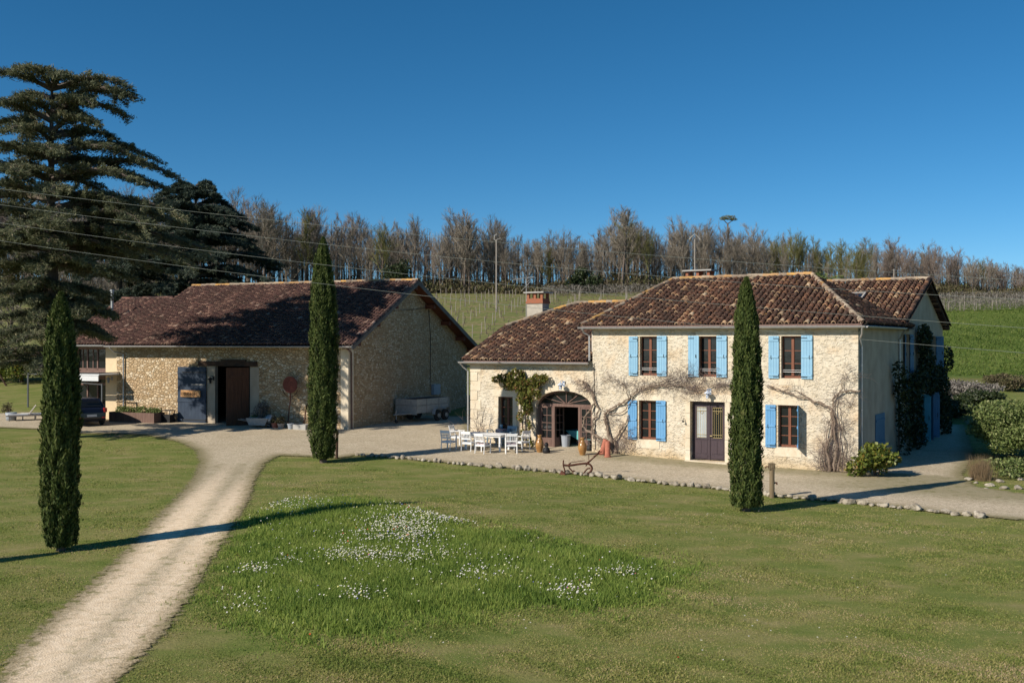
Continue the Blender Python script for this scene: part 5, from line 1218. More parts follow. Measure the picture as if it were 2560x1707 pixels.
for s in range(8):
    tm, cr = bare_tree(100 + s, spread=random.choice((.30, .36, .42)), n1=15 + s % 4, style=s % 2)
    a = tm.build('trunk', M['bark']); me_t = a.data; b = cr.build('crown', M['twig']); me_c = b.data
    bpy.data.objects.remove(a); bpy.data.objects.remove(b)
    ms = {}
    for key in ('twig', 'twigp', 'twigg'):
        mm = me_c.copy(); mm.materials.clear(); mm.materials.append(M[key]); ms[key] = mm
    protos.append((me_t, ms))
top = np.array([(-60, 455), (200, 460), (420, 462), (560, 465), (620, 480), (700, 492), (760, 495), (830, 505), (900, 512), (960, 515), (1010, 520), (1065, 497), (1110, 520), (1155, 510), (1180, 545), (1230, 548), (1270, 525), (1320, 527), (1350, 548), (1380, 520), (1430, 492), (1470, 505), (1490, 525), (1540, 515), (1600, 514), (1640, 527), (1700, 522), (1740, 522), (1790, 550), (1850, 537), (1900, 566), (1950, 560), (2010, 556), (2060, 562), (2080, 577), (2120, 566), (2160, 571), (2200, 581), (2250, 592), (2290, 601), (2352, 606), (2420, 612)])
LB = {'twig': ('bare grey-brown tree in the leafless wood along the hilltop', 'leafless grey-brown trees of the hilltop wood'), 'twigp': ('bare purplish tree in the leafless wood along the hilltop', 'leafless purplish trees of the hilltop wood'), 'twigg': ('olive-green budding tree among bare trees on the hilltop', 'budding green trees of the hilltop wood')}
def hill_tree(px, Y, H, pr, key, label=None, group=None, sx=1.0):
    x = (px - 1280) / FPX * Y; o = thing('bare_tree', label or LB[key][0], 'tree', gp(x, Y, -.2), random.uniform(0, 6.28), group or (None if label else LB[key][1]))
    o.scale = (H * sx, H * sx, H)
    for nm, me in (('trunk', pr[0]), ('crown', pr[1][key])): link(bpy.data.objects.new(nm, me), o)
    return o
def top_h(px, Y, f=1.0):
    ty = np.interp(px / DS, top[:, 0], top[:, 1]) * DS; x = (px - 1280) / FPX * Y
    return (CH + (853.5 - ty) / FPX * Y - gz1(x, Y)) * f
x = -40
while x < 2620:
    for row, Y in enumerate((213, 224, 236)):
        if row == 2 and random.random() < .25: continue
        px = x + random.uniform(-19, 19); f = random.uniform(.74, 1.02) if row else random.uniform(.6, 1.0)
        key = 'twig'
        d = px / DS
        if d > 1980: key = 'twigp' if random.random() < .7 else 'twig'
        if (1760 < d < 2010 and random.random() < .5) or random.random() < .06: key = 'twigg'
        if d < 1000 and random.random() < .35: key = 'twigp'
        hill_tree(px, Y + random.uniform(-4, 4), top_h(px, Y, f), random.choice(protos), key, sx=random.uniform(.8, 1.15))
    x += 28 if x < 1900 else 25
hill_tree(1556, 209, top_h(1556, 209, 1.03), protos[2], 'twig', 'large spreading bare oak standing tallest near the middle of the hilltop', sx=1.5)
hill_tree(1160, 210, top_h(1160, 210, 1.03), protos[4], 'twig', 'broad bare oak rising over the wood right of the barn ridge', sx=1.1)
hill_tree(660, 206, top_h(660, 206, 1.0), protos[6], 'twig', 'wide bare oak next to the blue-black cedar on the hilltop', sx=1.3)
for i, (px, Y) in enumerate(LFT):
    hill_tree(px, Y, random.uniform(6.5, 10), protos[i % 8], ('twig', 'twigg')[i % 2], 'small leafless tree in the thicket behind the cedars at the left', 'leafless trees in the thicket behind the cedars', sx=1.5)
# umbrella pine
up_ = thing('umbrella_pine', 'lone flat-topped pine standing above the bare wood', 'pine', gp((1821 - 1280) / FPX * 250, 250)); zt = CH + (853.5 - 540) / FPX * 250 - up_.location.z
MB().tube([(0, 0, 0), (.2, 0, zt * .6), (-.2, 0, zt - 1.8)], [.35, .28, .2], 6).tube([(-.2, 0, zt - 2), (1.2, 0, zt - 1)], [.15, .06], 5).tube([(-.2, 0, zt - 2), (-1.3, .3, zt - .8)], [.15, .06], 5).build('trunk', M['bark'], up_)
leafmass('crown', up_, [((0, 0, zt - .4), (2.0, 1.8, .55), 4), ((1.2, 0, zt - .9), (1.2, 1, .35), 1.5), ((-1.3, 0, zt - .7), (1.0, 1, .4), 1.5)], 1500, .16, M['twigg'])
# the wood behind the front rows: a thicket of thin stems and twigs nobody could count
DW = MB(); Ps = []
for i in range(820):
    Y = random.uniform(222, 252); px = random.uniform(-60, 2640); x_ = (px - 1280) / FPX * Y; h_ = top_h(px, Y, random.uniform(.68, .96)); b0_ = Vector((x_, Y, gz1(x_, Y)))
    tx = random.gauss(0, .35); DW.tube([b0_, b0_ + Vector((tx * .4, 0, h_ * .5)), b0_ + Vector((tx, 0, h_))], [.16, .12, .03], 3, cap=False)
    n_ = 115; t = rng.uniform(.22, 1.0, n_); w_ = 1.9 * (1.1 - .6 * t)
    Ps.append(np.column_stack([b0_.x + tx * t + rng.normal(0, 1, n_) * w_ * .7, b0_.y + rng.normal(0, 1, n_) * w_ * .7, b0_.z + h_ * t - .2]))
Pw = np.concatenate(Ps); Vw = leaves(Pw, .055, 26, 1.3).reshape(-1, 4, 3)
n0 = len(DW.v); nq = len(Vw); Vt = np.concatenate([np.array(DW.v), Vw.reshape(-1, 3)]); Ft = np.concatenate([np.array(DW.f), n0 + np.arange(nq * 4).reshape(-1, 4)])
tag(np_mesh('distant_wood', Vt, 4, M['twig'], F=Ft), 'dense grey-brown mass of leafless trees deeper in the hilltop wood', 'wood', kind='stuff')
# undergrowth below the trees
P_ = np.column_stack([rng.uniform(-130, 125, 95000), rng.uniform(207, 232, 95000)]); hmax = 2.6 + 2.0 * (fbm(P_, .09, 3) + .4 * fbm(P_, .4, 1)); z = np.clip(rng.random(len(P_)) ** 1.3 * np.clip(hmax, 1.2, 8), .1, 9)
k = np.ones(len(P_), bool); C = np.column_stack([P_, gz(P_[:, 0], P_[:, 1]) + z])[k]
V = leaves(C, .22, 4.0, 1.4); tag(np_mesh('undergrowth', V, 4, M['brush']), 'tangled brown undergrowth and brambles under the hilltop trees', 'undergrowth', kind='stuff')
for i, (px, py, r, h) in enumerate([(995, 690, 4.5, 7), (1460, 705, 3.5, 5.5), (2050, 640, 5, 6), (1930, 650, 4, 5)]):
    Y = 207; x = (px - 1280) / FPX * Y
    bush('evergreen_thicket', ['dark holly thicket at the wood edge behind the barn gable', 'dark evergreen thicket at the wood edge above the vineyard', 'green thicket at the wood edge behind the right-hand ridge', 'olive thicket at the wood edge behind the main ridge'][i], 'bush', gp(x, Y), r, h, 3500, .3, M['ivy'] if i < 2 else M['shrub'], 90 + i, trunk=False)
# ================================================================ vineyard
def post_mesh():
    mb = MB().tube([(0, 0, -.2), (0, 0, 1.65)], .045, 5); o = mb.build('p', M['greywood']); me = o.data; bpy.data.objects.remove(o); me.name = 'vineyard_post'; return me
pm = post_mesh(); cnt = 0; VB = MB(); TW = MB()
def vpost(x, y, s=1):
    o = link(bpy.data.objects.new('vineyard_post', pm)); o.location = gp(x, y); o.rotation_euler = (random.gauss(0, .05), random.gauss(0, .05), 0); o.scale = (s, s, random.uniform(.85, 1.1))
    tag(o, 'thin grey post in the vineyard rows on the hillside', 'post', 'vineyard posts on the hillside')
ca, sa = math.cos(R(-24)), math.sin(R(-24))
for i in range(-16, 17):
    for j in range(0, 26):
        lx, ly = i * 5.0, j * 5.2
        x = 2 + lx * ca - ly * sa * .0 + ly * .12; y = 100 + ly + lx * .28
        u = x / y
        if y < 104 or y > 203 or not (-.11 < u < (.165 if y > 150 else .0)): continue
        vpost(x + random.gauss(0, .2), y + random.gauss(0, .2)); cnt += 1
        for _ in range(2):
            a_ = Vector((x + random.uniform(-2.4, 2.4), y + random.uniform(-.3, .3), 0)); a_.z = gz1(a_.x, a_.y)
            VB.tube([a_, a_ + Vector((random.gauss(0, .05), 0, .5)), a_ + Vector((random.gauss(0, .3), 0, .8))], [.05, .04, .02], 4, cap=False)
for px in range(2120, 2600, 17):
    for Y in (186, 198):
        if cnt < 290: vpost((px + random.uniform(-5, 5) - 1280) / FPX * Y, Y + random.uniform(-1, 1), 1.4); cnt += 1
VB.build('vine_stocks', M['bark']); tag(bpy.data.objects['vine_stocks'], 'short dark vine stocks between the posts', 'vines', kind='stuff')
P_ = np.concatenate([np.column_stack([rng.uniform(.31, .56, 16000) * 196, np.repeat(np.arange(184, 204, 2.5), 2000)])]); P_[:, 0] *= P_[:, 1] / 196
P2_ = np.column_stack([rng.uniform(.03, .20, 5000) * 200, rng.uniform(196, 206, 5000)])
P_ = np.concatenate([P_, P2_]); P_[:, 1] += rng.normal(0, .15, len(P_)); C = np.column_stack([P_, gz(P_[:, 0], P_[:, 1]) + rng.uniform(.3, 2.0, len(P_))])
tag(np_mesh('vine_canes', leaves(C, .07, 9, .9), 4, M['lav']), 'pruned vine canes forming a brown band along the top of the field', 'vines', kind='stuff')
# tall grass tufts on the right-hand field and hedgerow verge
P_ = np.column_stack([rng.uniform(.30, .60, 26000), rng.uniform(103, 185, 26000)]); P_[:, 0] *= P_[:, 1]
tag(np_mesh('field_grass', blades(P_, rng.uniform(.1, .38, len(P_)), .14, .7), 3, M['fgrass'], rnd=np.clip(.35 + .35 * fbm(P_, .12, 2) + rng.normal(0, .2, len(P_)), 0, 1)), 'uneven green grass on the field to the right of the house', 'grass', kind='stuff')
# ================================================================ poles and wires
def pole(label, px, py, Y, H, top_style):
    x = (px - 1280) / FPX * Y; o = thing('utility_pole', label, 'pole', gp(x, Y)); zt = CH + (853.5 - py) / FPX * Y - o.location.z
    MB().tube([(0, 0, -.3), (0, 0, zt)], [.14, .10], 7).build('mast', M['greywood'], o)
    a = MB()
    if top_style == 'A': a.tube([(-1.0, 0, zt - .1), (-.75, 0, zt + .25), (0, 0, zt + .95), (.75, 0, zt + .25), (1.0, 0, zt - .1)], .09, 5)
    elif top_style == 'hook': a.tube([(0, 0, zt - .2), (-.35, 0, zt + .1), (-.3, 0, zt + .7), (.1, 0, zt + .9)], .07, 5).tube([(0, 0, zt), (.7, 0, zt + .3), (.75, 0, zt + .0)], .05, 5)
    else: a.tube([(-.5, 0, zt - .3), (.5, 0, zt - .3)], .04, 5)
    a.build('cross_arm', M['concrete'], o)
pole('tall grey utility pole in the vineyard right of the barn ridge', 1241, 600, 155, 0, 'hook')
pole('timber utility pole with a pale pointed crossarm behind the main roof', 1737, 598, 180, 0, 'A')
pole('short distant utility pole above the rear roof ridge', 2235, 672, 205, 0, 't')
WR = [[(-60, 465), (0, 472), (610, 542), (1230, 606), (1711, 643), (1900, 659), (2560, 701), (2640, 706)], [(-60, 504), (0, 512), (600, 587), (1400, 670), (1690, 693), (2074, 722), (2560, 748), (2640, 752)],
      [(-60, 549), (0, 557), (600, 636), (1100, 695), (1400, 725), (1900, 770), (2273, 797), (2560, 820), (2640, 826)], [(-60, 593), (0, 602), (600, 683), (1100, 744), (1340, 771), (1600, 797), (1900, 825), (2159, 848), (2560, 882), (2640, 889)]]
for i, l in enumerate(WR):
    cf = np.polyfit([p[0] for p in l], [p[1] for p in l], 3); pts = []
    for px in np.linspace(-80, 2660, 60): pts.append(at(px, float(np.polyval(cf, px)), 38 - 8 * (px / 2560)))
    o = MB().tube(pts, .0052, 5).build('overhead_wire', M['wire']); tag(o, ['topmost of the four thin overhead wires', 'second overhead wire from the top', 'third overhead wire from the top', 'lowest overhead wire, passing across the farmhouse wall'][i], 'wire', 'overhead wires crossing the view')
ae = lthing('tv_aerial', 'thin television aerial strapped to the chimney of the low wing', 'aerial', HM, -18.52, 5.5, 5.7)
MB().tube([(0, 0, -.3), (0, 0, 2.9)], .022, 6).build('mast', M['galv'], ae); e_ = MB().tube([(-.9, .1, 2.85), (.55, -.1, 2.95)], .014, 4)
for t in np.linspace(-.85, .5, 9): e_.tube([(t, -.35, 2.9), (t, .35, 2.9)], .008, 4)
e_.tube([(-.1, 0, 2.6), (.35, 0, 2.9)], .012, 4).tube([(-.2, -.2, 2.2), (.25, .1, 2.75)], .01, 4); e_.build('antenna', M['galv'], ae)
# ================================================================ garden furniture
def make_chair(m, label):
    """slat-back garden armchair facing local +y"""
    o = thing('garden_armchair', label, 'chair', (0, 0, 0), 0, 'painted garden chairs round the table')
    for sx in (-1, 1):
        MB().bar((sx * .25, .24, 0), (sx * .25, .24, .66), .045).build('leg', M[m], o)
        MB().tube([(sx * .25, -.27, 0), (sx * .25, -.22, .42), (sx * .25, -.24, .6), (sx * .25, -.33, .93)], .025, 4).build('leg', M[m], o)
        MB().box((sx * .25 - .03, -.27, .655), (sx * .25 + .03, .29, .685)).build('armrest', M[m], o)
    s_ = MB()
    for i in range(6): s_.box((-.24, -.2 + i * .08, .405), (.24, -.2 + i * .08 + .065, .425))
    s_.box((-.24, .225, .34), (.24, .25, .404)).box((-.24, -.23, .34), (.24, -.205, .404)).box((-.262, -.2, .34), (-.24, .22, .404)).box((.24, -.2, .34), (.262, .22, .404)); s_.build('seat', M[m], o)
    b = MB(); b.bar((-.23, -.315, .86), (.23, -.315, .86), .03, .12); b.bar((-.23, -.25, .58), (.23, -.25, .58), .028, .06)
    for i in range(6): x = -.19 + i * .076; b.bar((x, -.25, .6), (x, -.305, .82), .028, .014)
    b.build('backrest', M[m], o)
    return o
M['chairw'] = M['white']; M['chairb'] = mat('bluegrey_paint', f_paint((.20, .30, .38), (.26, .36, .44), (.4, .45, .5)), rough=.55)
ch0 = make_chair('chairw', 'x'); HA = -R(31.8)
TP = G(1222, 1128); TPl = HM.inverted() @ TP
spots = [(1122, 1130, 0, 'shaded white slat-back garden chair at the near left end of the table'), (1172, 1133, .08, 'white slat-back garden chair second from the left on the near side of the table'), (1207, 1139, -.05, 'sunlit white garden chair standing in the middle of the near side of the table'),
         (1143, 1117, -R(80), 'white garden chair at the far left end of the table'), (1278, 1139, R(35), 'white garden chair at the near right corner with a cushion'), (1305, 1131, R(75), 'white garden chair at the far right end close to the leafy climber')]
for i, (px, py, r, lab) in enumerate(spots):
    c = ch0 if i == 0 else copy_tree(ch0); c['label'] = lab; c.location = G(px, py - 5); c.location.z += .01; c.rotation_euler = (0, 0, HA + r)
    if i in (2, 4):
        q2 = thing('seat_cushion', 'striped cushion lying on the ' + ('middle near-side chair' if i == 2 else 'near right corner chair'), 'cushion', c.location + Vector((0, 0, .425)), HA + r); MB().box((-.21, -.18, .0), (.21, .22, .05)).build('pad', M['cush'], q2)
cb_ = make_chair('chairb', 'x')
for i, (px, py, lab) in enumerate([(1272, 1117, 'blue-grey painted garden chair on the far side of the table near the leafy climber'), (1236, 1112, 'blue-grey painted garden chair on the far side, behind the middle of the table')]):
    c = cb_ if i == 0 else copy_tree(cb_); c['label'] = lab; c.location = G(px, py - 2); c.location.z += .01; c.rotation_euler = (0, 0, HA + R(180))
tb = thing('garden_table', 'long white slatted garden table outside the low wing', 'table', G(1218, 1124) + Vector((0, 0, .01)), HA)
t_ = MB()
for i in range(9): t_.box((-1.05, -.5 + i * .112, .72), (1.05, -.5 + i * .112 + .106, .75))
t_.build('tabletop', M['chairw'], tb); t_ = MB(); t_.box((-.98, -.42, .63), (.98, -.395, .718)).box((-.98, .395, .63), (.98, .42, .718)).box((-.98, -.395, .63), (-.955, .395, .718)).box((.955, -.395, .63), (.98, .395, .718)); t_.build('apron', M['chairw'], tb)
for sx in (-.94, .94):
    for sy in (-.38, .38): MB().box((sx - .04, sy - .04, 0), (sx + .04, sy + .04, .628)).build('leg', M['chairw'], tb)
def pile(label, px, py, z, rot=0, n=4):
    o = thing('cushion_pile', label, 'cushions', G(px, py) + Vector((0, 0, z)), HA + rot); mb = MB()
    for i in range(n): mb.box((-.2, -.2, i * .055), (.2, .2, i * .055 + .045))
    mb.build('cushions', M['cush'], o)
pile('stack of striped cushions on the far side of the table between the blue-grey chairs', 1253, 1112, .45, n=6)
# interior of the arched room
ti = thing('dining_table', 'dining table inside the arched doorway seen in the dark room', 'table', HM @ Vector((-13.0, 2.1, .17)), HA)
MB().box((-.9, -.55, .72), (.9, .55, .76)).build('tabletop', M['oldwood'], ti)
for sx in (-.8, .8):
    for sy in (-.45, .45): MB().box((sx - .04, sy - .04, 0), (sx + .04, sy + .04, .715)).build('leg', M['oldwood'], ti)
tc = thing('tablecloth', 'teal cloth hanging in a point from the table inside the arched doorway', 'tablecloth', HM @ Vector((-13.0, 2.1, .17)), HA)
mb = MB(); mb.box((-.93, -.58, .765), (.93, .58, .775)); mb.add([(-.93, -.585, .77), (.93, -.585, .77), (.5, -.60, .45), (.12, -.61, .1), (-.1, -.60, .3), (-.6, -.60, .5)], [(0, 5, 4, 3, 2, 1)]); mb.build('cloth', M['cloth'], tc)
bn_ = thing('waste_bin', 'pale grey plastic bin just inside the arched doorway', 'bin', HM @ Vector((-13.5, .75, .17)), HA); MB().lathe([(.0, .01), (.17, .01), (.22, .6), (.24, .6), (.24, .63), (.2, .62)], 16).build('tub', M['plastic'], bn_)
# pots
def pot(name, label, p, prof, m, cat='pot'):
    o = thing(name, label, cat, p); MB().lathe(prof, 20).build('body', M[m], o, smooth=True); return o
urn = [(.0, 0), (.10, 0), (.12, .05), (.19, .3), (.2, .45), (.14, .62), (.09, .68), (.085, .8), (.13, .86), (.10, .86), (.07, .8)]
pot('tall_urn', 'tall honey-glazed urn at the right foot of the arched doorway', G(1456, 1139), [(r, z * .95) for r, z in urn], 'glaze', 'urn')
pot('tall_urn', 'tall brown urn at the left foot of the arched doorway', G(1349, 1132), [(r * .95, z * .95) for r, z in urn], 'glaze', 'urn')
tr2 = thing('urn_branches', 'few bare twigs standing in the honey-glazed urn', 'twigs', G(1456, 1139) + Vector((0, 0, .6))); mb = MB()
for i in range(5): twigs(mb, Vector((0, 0, 0)), Vector((random.gauss(0, .3), random.gauss(0, .3), 1)).normalized(), .6, .008, 1)
mb.build('twigs', M['wist'], tr2)
for i, (px, py, tilt, lab) in enumerate([(1512, 1142, .0, 'upright terracotta chimney pot leaning at the foot of the wisteria'), (1508, 1138, -.25, 'terracotta pipe tilted behind the chimney pot at the foot of the wisteria')]):
    o = thing('terracotta_pipe', lab, 'pipe', G(px + (7 if i == 0 else -4), py + 2 - 2 * i)); mb = MB(); mb.lathe([(.0, .0), (.15, .0), (.15, .08), (.125, .12), (.11, .72), (.09, .74), (.08, .6)], 14, M=Matrix.Rotation(-tilt, 4, 'Y')); mb.build('body', M['terra'], o, smooth=True)
for i, (px, py, lab) in enumerate([(1366, 1134, 'dark cat-shaped garden ornament left of the doorstep'), (1474, 1128, 'dark round metal pot behind the honey-glazed urn')]):
    o = thing('garden_ornament', lab, 'ornament', G(px, py)); MB().lathe([(.0, 0), (.14, .01), (.18, .12), (.13, .26), (.07, .3), (.09, .36), (.1, .42), (.06, .5), (0, .52)], 12).build('body', M['blackiron'] if i else M['black'], o, smooth=True)
# old plough
pl = thing('antique_plough', 'rusty antique plough with curled beam on the gravel edge', 'plough', G(1450, 1186)); L0 = pl.location.copy(); Dp = L0.y
def pp(x, y, dy=0): v = at(x, y, Dp + dy); return v - L0
mb = MB(); SP = lambda pts: smooth_line([pp(*p) for p in pts], 4)
for pts, r in ((([(1500, 1125), (1488, 1140), (1470, 1155), (1462, 1160)]), .03), ([(1505, 1128), (1490, 1137), (1478, 1150), (1470, 1158), (1464, 1165)], .022), ([(1512, 1137), (1498, 1135), (1484, 1140)], .02),
               ([(1407, 1162), (1425, 1163), (1445, 1160), (1465, 1158), (1475, 1161), (1480, 1170), (1475, 1180), (1463, 1186)], .045), ([(1463, 1186), (1460, 1182), (1468, 1172), (1476, 1170)], .03),
               ([(1409, 1150), (1408, 1162), (1411, 1172), (1412, 1180)], .03), ([(1427, 1157), (1422, 1161), (1424, 1170), (1432, 1178), (1440, 1184)], .03), ([(1426, 1156), (1445, 1153), (1462, 1151)], .015), ([(1472, 1136), (1472, 1150)], .015)):
    mb.tube(SP(pts), r, 6)
mb.build('frame', M['iron'], pl)
mb = MB(); mb.add([pp(1398, 1186), pp(1413, 1181), pp(1414, 1187, -.2), pp(1404, 1175, .1)], [(0, 1, 3), (0, 2, 1), (0, 3, 2), (1, 2, 3)]); mb.add([pp(1430, 1183), pp(1443, 1180), pp(1440, 1187, -.2), pp(1434, 1174, .1)], [(0, 1, 3), (0, 2, 1), (0, 3, 2), (1, 2, 3)]); mb.build('ploughshare', M['iron'], pl)
# hand pump / water post
M['pipebrown'] = mat('brown_standpipe', f_wood((.13, .095, .055), (.21, .16, .10)), rough=.8)
hp = thing('hand_pump', 'brown standpipe post with tap beside the right-hand cypress', 'standpipe', G(1930, 1244)); MB().tube([(0, 0, -.1), (0, 0, 1.0)], .085, 9).tube([(0, 0, 1.0), (0, 0, 1.08)], .11, 9).box((-.11, -.09, .95), (.09, .09, 1.15)).build('post', M['pipebrown'], hp)
MB().tube([(-.08, 0, 1.04), (-.2, 0, 1.04), (-.22, 0, .98)], .022, 6).tube([(.08, 0, .5), (.16, 0, .5), (.16, 0, .44)], .03, 6).build('tap', M['iron'], hp)
# ================================================================ trailer by the barn gable
def inplane(Mx, px, py, axis, val):
    o = Mx.inverted() @ Vector((0, 0, CH)); d = Mx.inverted().to_3x3() @ Vector(((px - 1280) / FPX, 1, (853.5 - py) / FPX)); t = (val - o[axis]) / d[axis]; return o + t * d
g0 = BM.inverted() @ G(1065, 1052); tl_ = lthing('box_trailer', 'grey galvanised twin-axle box trailer with dark net cover by the barn gable', 'trailer', BM, 1.55, 8.6, 0); nc = G(1041, 1058); xd = Vector((math.cos(R(58)), math.sin(R(58)), 0)); yd_ = Vector((-xd.y, xd.x, 0)); tl_.location = nc + xd * 1.6 + yd_ * .75; tl_.rotation_euler = (0, 0, R(58)); tl_.location.z = gz1(tl_.location.x, tl_.location.y) + .03
# local x = length, y = width
LX, WY = 1.6, .75; bx = MB(); bx.box((-LX, -WY, .52), (LX, WY, .57))
for (lo, hi) in (((-LX, -WY, .57), (LX, -WY + .03, .95)), ((-LX, WY - .03, .57), (LX, WY, .95)), ((-LX, -WY + .03, .57), (-LX + .03, WY - .03, .95)), ((LX - .03, -WY + .03, .57), (LX, WY - .03, .95)),
                 ((-LX, -WY, .97), (LX, -WY + .03, 1.32)), ((-LX, WY - .03, .97), (LX, WY, 1.32)), ((-LX, -WY + .03, .97), (-LX + .03, WY - .03, 1.32)), ((LX - .03, -WY + .03, .97), (LX, WY - .03, 1.32))): bx.box(lo, hi)
for x in (-LX + .04, -.6, .6, LX - .04):
    for y in (-WY - .015, WY + .015): bx.box((x - .03, y - .02, .55), (x + .03, y + .02, 1.33))
for y in (-.4, .4): bx.box((-LX - .02, y - .03, .55), (-LX, y + .03, 1.3))
bx.box((-LX - .02, -WY - .02, .44), (-LX + .03, WY + .02, .56)); bx.build('body', M['galv'], tl_)
MB().box((-LX + .03, -WY + .03, 1.24), (LX - .03, WY - .03, 1.30)).build('net_cover', M['black'], tl_)
MB().tube([(-LX + .1, -.5, .5), (-LX - 1.1, 0, .48)], .035, 6).tube([(-LX + .1, .5, .5), (-LX - 1.1, 0, .48)], .035, 6).tube([(-LX - .9, 0, .75), (-LX - .9, 0, .12)], .03, 6).build('drawbar', M['galv'], tl_)
MB().tube([(-LX - .9, -.04, .1), (-LX - .9, .04, .1)], .1, 12).build('jockey_wheel', M['tyre'], tl_)
for sy in (-1, 1):
    f_ = MB()
    for i in range(14):
        def fp(t):
            a = math.pi * t; return Vector((.49 + .78 * -math.cos(a), 0, .40 + (.36 * min(1, math.sin(a) * 1.7))))
        a, b = fp(i / 14), fp((i + 1) / 14); f_.add([a + Vector((0, sy * .88, 0)), a + Vector((0, sy * 1.12, 0)), b + Vector((0, sy * 1.12, 0)), b + Vector((0, sy * .88, 0))], [(0, 1, 2, 3)])
    f_.build('mudguard', M['navy'] if False else M['galv'], tl_)
    for x in (.12, .86):
        wh = MB().lathe([(.0, -.0), (.17, -.0), (.19, .03), (.30, .02), (.33, .05), (.33, .15), (.29, .18), (.0, .18)], 22, M=Matrix.Translation((x, sy * 1.0 - .09, .33)) @ Matrix.Rotation(R(-90), 4, 'X')).build('wheel', M['tyre'], tl_, smooth=False)
        MB().lathe([(.0, .02), (.06, .0), (.15, .03), (.17, -.01)], 16, M=Matrix.Translation((x, sy * 1.11, .33)) @ Matrix.Rotation(R(90 * sy), 4, 'X')).build('rim', M['galv'], wh)
# ================================================================ parked car
car = thing('parked_car', 'dark hatchback parked behind the nearest cypress, seen from its rear corner', 'car', (0, 0, 0)); pcar = G(203, 1061)
car.location = Vector((pcar.x, pcar.y, gz1(pcar.x, pcar.y) + .03)); car.rotation_euler = (0, 0, R(40) + R(90))   # local +x is forward
prof = [(-1.80, .34, .82), (-1.84, .50, .86), (-1.83, .72, .87), (-1.76, .90, .86), (-1.70, .98, .84)]
def car_ring(z0_, z1_): pass
bmx = bmesh.new()
side = [(-1.82, .30), (-1.86, .48), (-1.85, .72), (-1.76, .93), (-1.62, 1.03), (-1.36, 1.36), (-1.22, 1.47), (-.6, 1.52), (.15, 1.49), (.45, 1.40), (1.02, 1.02), (1.5, .92), (1.76, .78), (1.84, .60), (1.82, .34), (1.6, .24), (-1.6, .24)]
def half_w(x, z):
    w_ = .83 - .05 * max(0, abs(x) - 1.3) * 2
    if z > .95: w_ -= (z - .95) * .36
    if z < .4: w_ -= (.4 - z) * .25
    return w_
L_ = [bmx.verts.new((x, half_w(x, z), z)) for x, z in side]; Rr_ = [bmx.verts.new((x, -half_w(x, z), z)) for x, z in side]
Lm_ = [bmx.verts.new((x * 1.012, half_w(x, z) * .55, z + (.02 if z > 1.4 else 0))) for x, z in side]; Rm_ = [bmx.verts.new((x * 1.012, -half_w(x, z) * .55, z + (.02 if z > 1.4 else 0))) for x, z in side]
n = len(side)
for i in range(n):
    j = (i + 1) % n
    for A, B in ((L_, Lm_), (Lm_, Rm_), (Rm_, Rr_)): bmx.faces.new((A[i], A[j], B[j], B[i]))
bmx.faces.new(L_[::-1]); bmx.faces.new(Rr_)
me = bpy.data.meshes.new('body'); bmx.to_mesh(me); bmx.free(); me.materials.append(M['car']); bd = link(bpy.data.objects.new('body', me), car)
bv_ = bd.modifiers.new('b', 'BEVEL'); bv_.width = .035; bv_.segments = 2; bv_.limit_method = 'ANGLE'; bv_.angle_limit = R(25)
MB().add([(-1.655, -.60, 1.05), (-1.655, .60, 1.05), (-1.395, .54, 1.37), (-1.395, -.54, 1.37)], [(0, 1, 2, 3)]).build('rear_window', M['glass'], car)
sw_ = MB()
for s in (-1, 1):
    sw_.add([(-1.40, s * .805, 1.06), (-.15, s * .82, 1.02), (-.15, s * .675, 1.42), (-1.12, s * .672, 1.40)], [(0, 1, 2, 3)]); sw_.add([(-.08, s * .82, 1.02), (.85, s * .81, 1.02), (.38, s * .690, 1.38), (-.08, s * .675, 1.42)], [(0, 1, 2, 3)])
sw_.build('side_window', M['glass'], car)
for s in (-1, 1):
    MB().box((-1.88, s * .80 - .14 if s > 0 else -.82, .74), (-1.62, s * .80 + .02 if s > 0 else -.66, .98)).build('tail_light', M['red'], car)
    MB().box((-1.885, s * .62 - .08, .42), (-1.84, s * .62 + .08, .50)).build('reflector', M['red'], car)
    for x in (-1.18, 1.2):
        wh = MB().lathe([(.0, .0), (.2, .0), (.27, .02), (.305, .05), (.305, .17), (.27, .2), (0, .2)], 22, M=Matrix.Translation((x, s * .76 - .10, .305)) @ Matrix.Rotation(R(-90), 4, 'X')).build('wheel', M['tyre'], car)
        MB().lathe([(.0, .01), (.05, .0), (.18, .02), (.2, -.01)], 14, M=Matrix.Translation((x, s * .872, .305)) @ Matrix.Rotation(R(90 * s), 4, 'X')).build('rim', M['galv'], wh)
MB().box((-1.90, -.26, .52), (-1.875, .26, .64)).build('number_plate', M['plate'], car); MB().box((-1.885, -.75, .30), (-1.80, .75, .40)).build('bumper_trim', M['black'], car); MB().tube([(-1.50, -.5, 1.42), (-1.50, .5, 1.42)], .02, 6).build('spoiler', M['black'], car)
MB().tube([(-1.0, 0, 1.53), (-1.15, 0, 1.7)], .008, 4).build('aerial', M['black'], car)
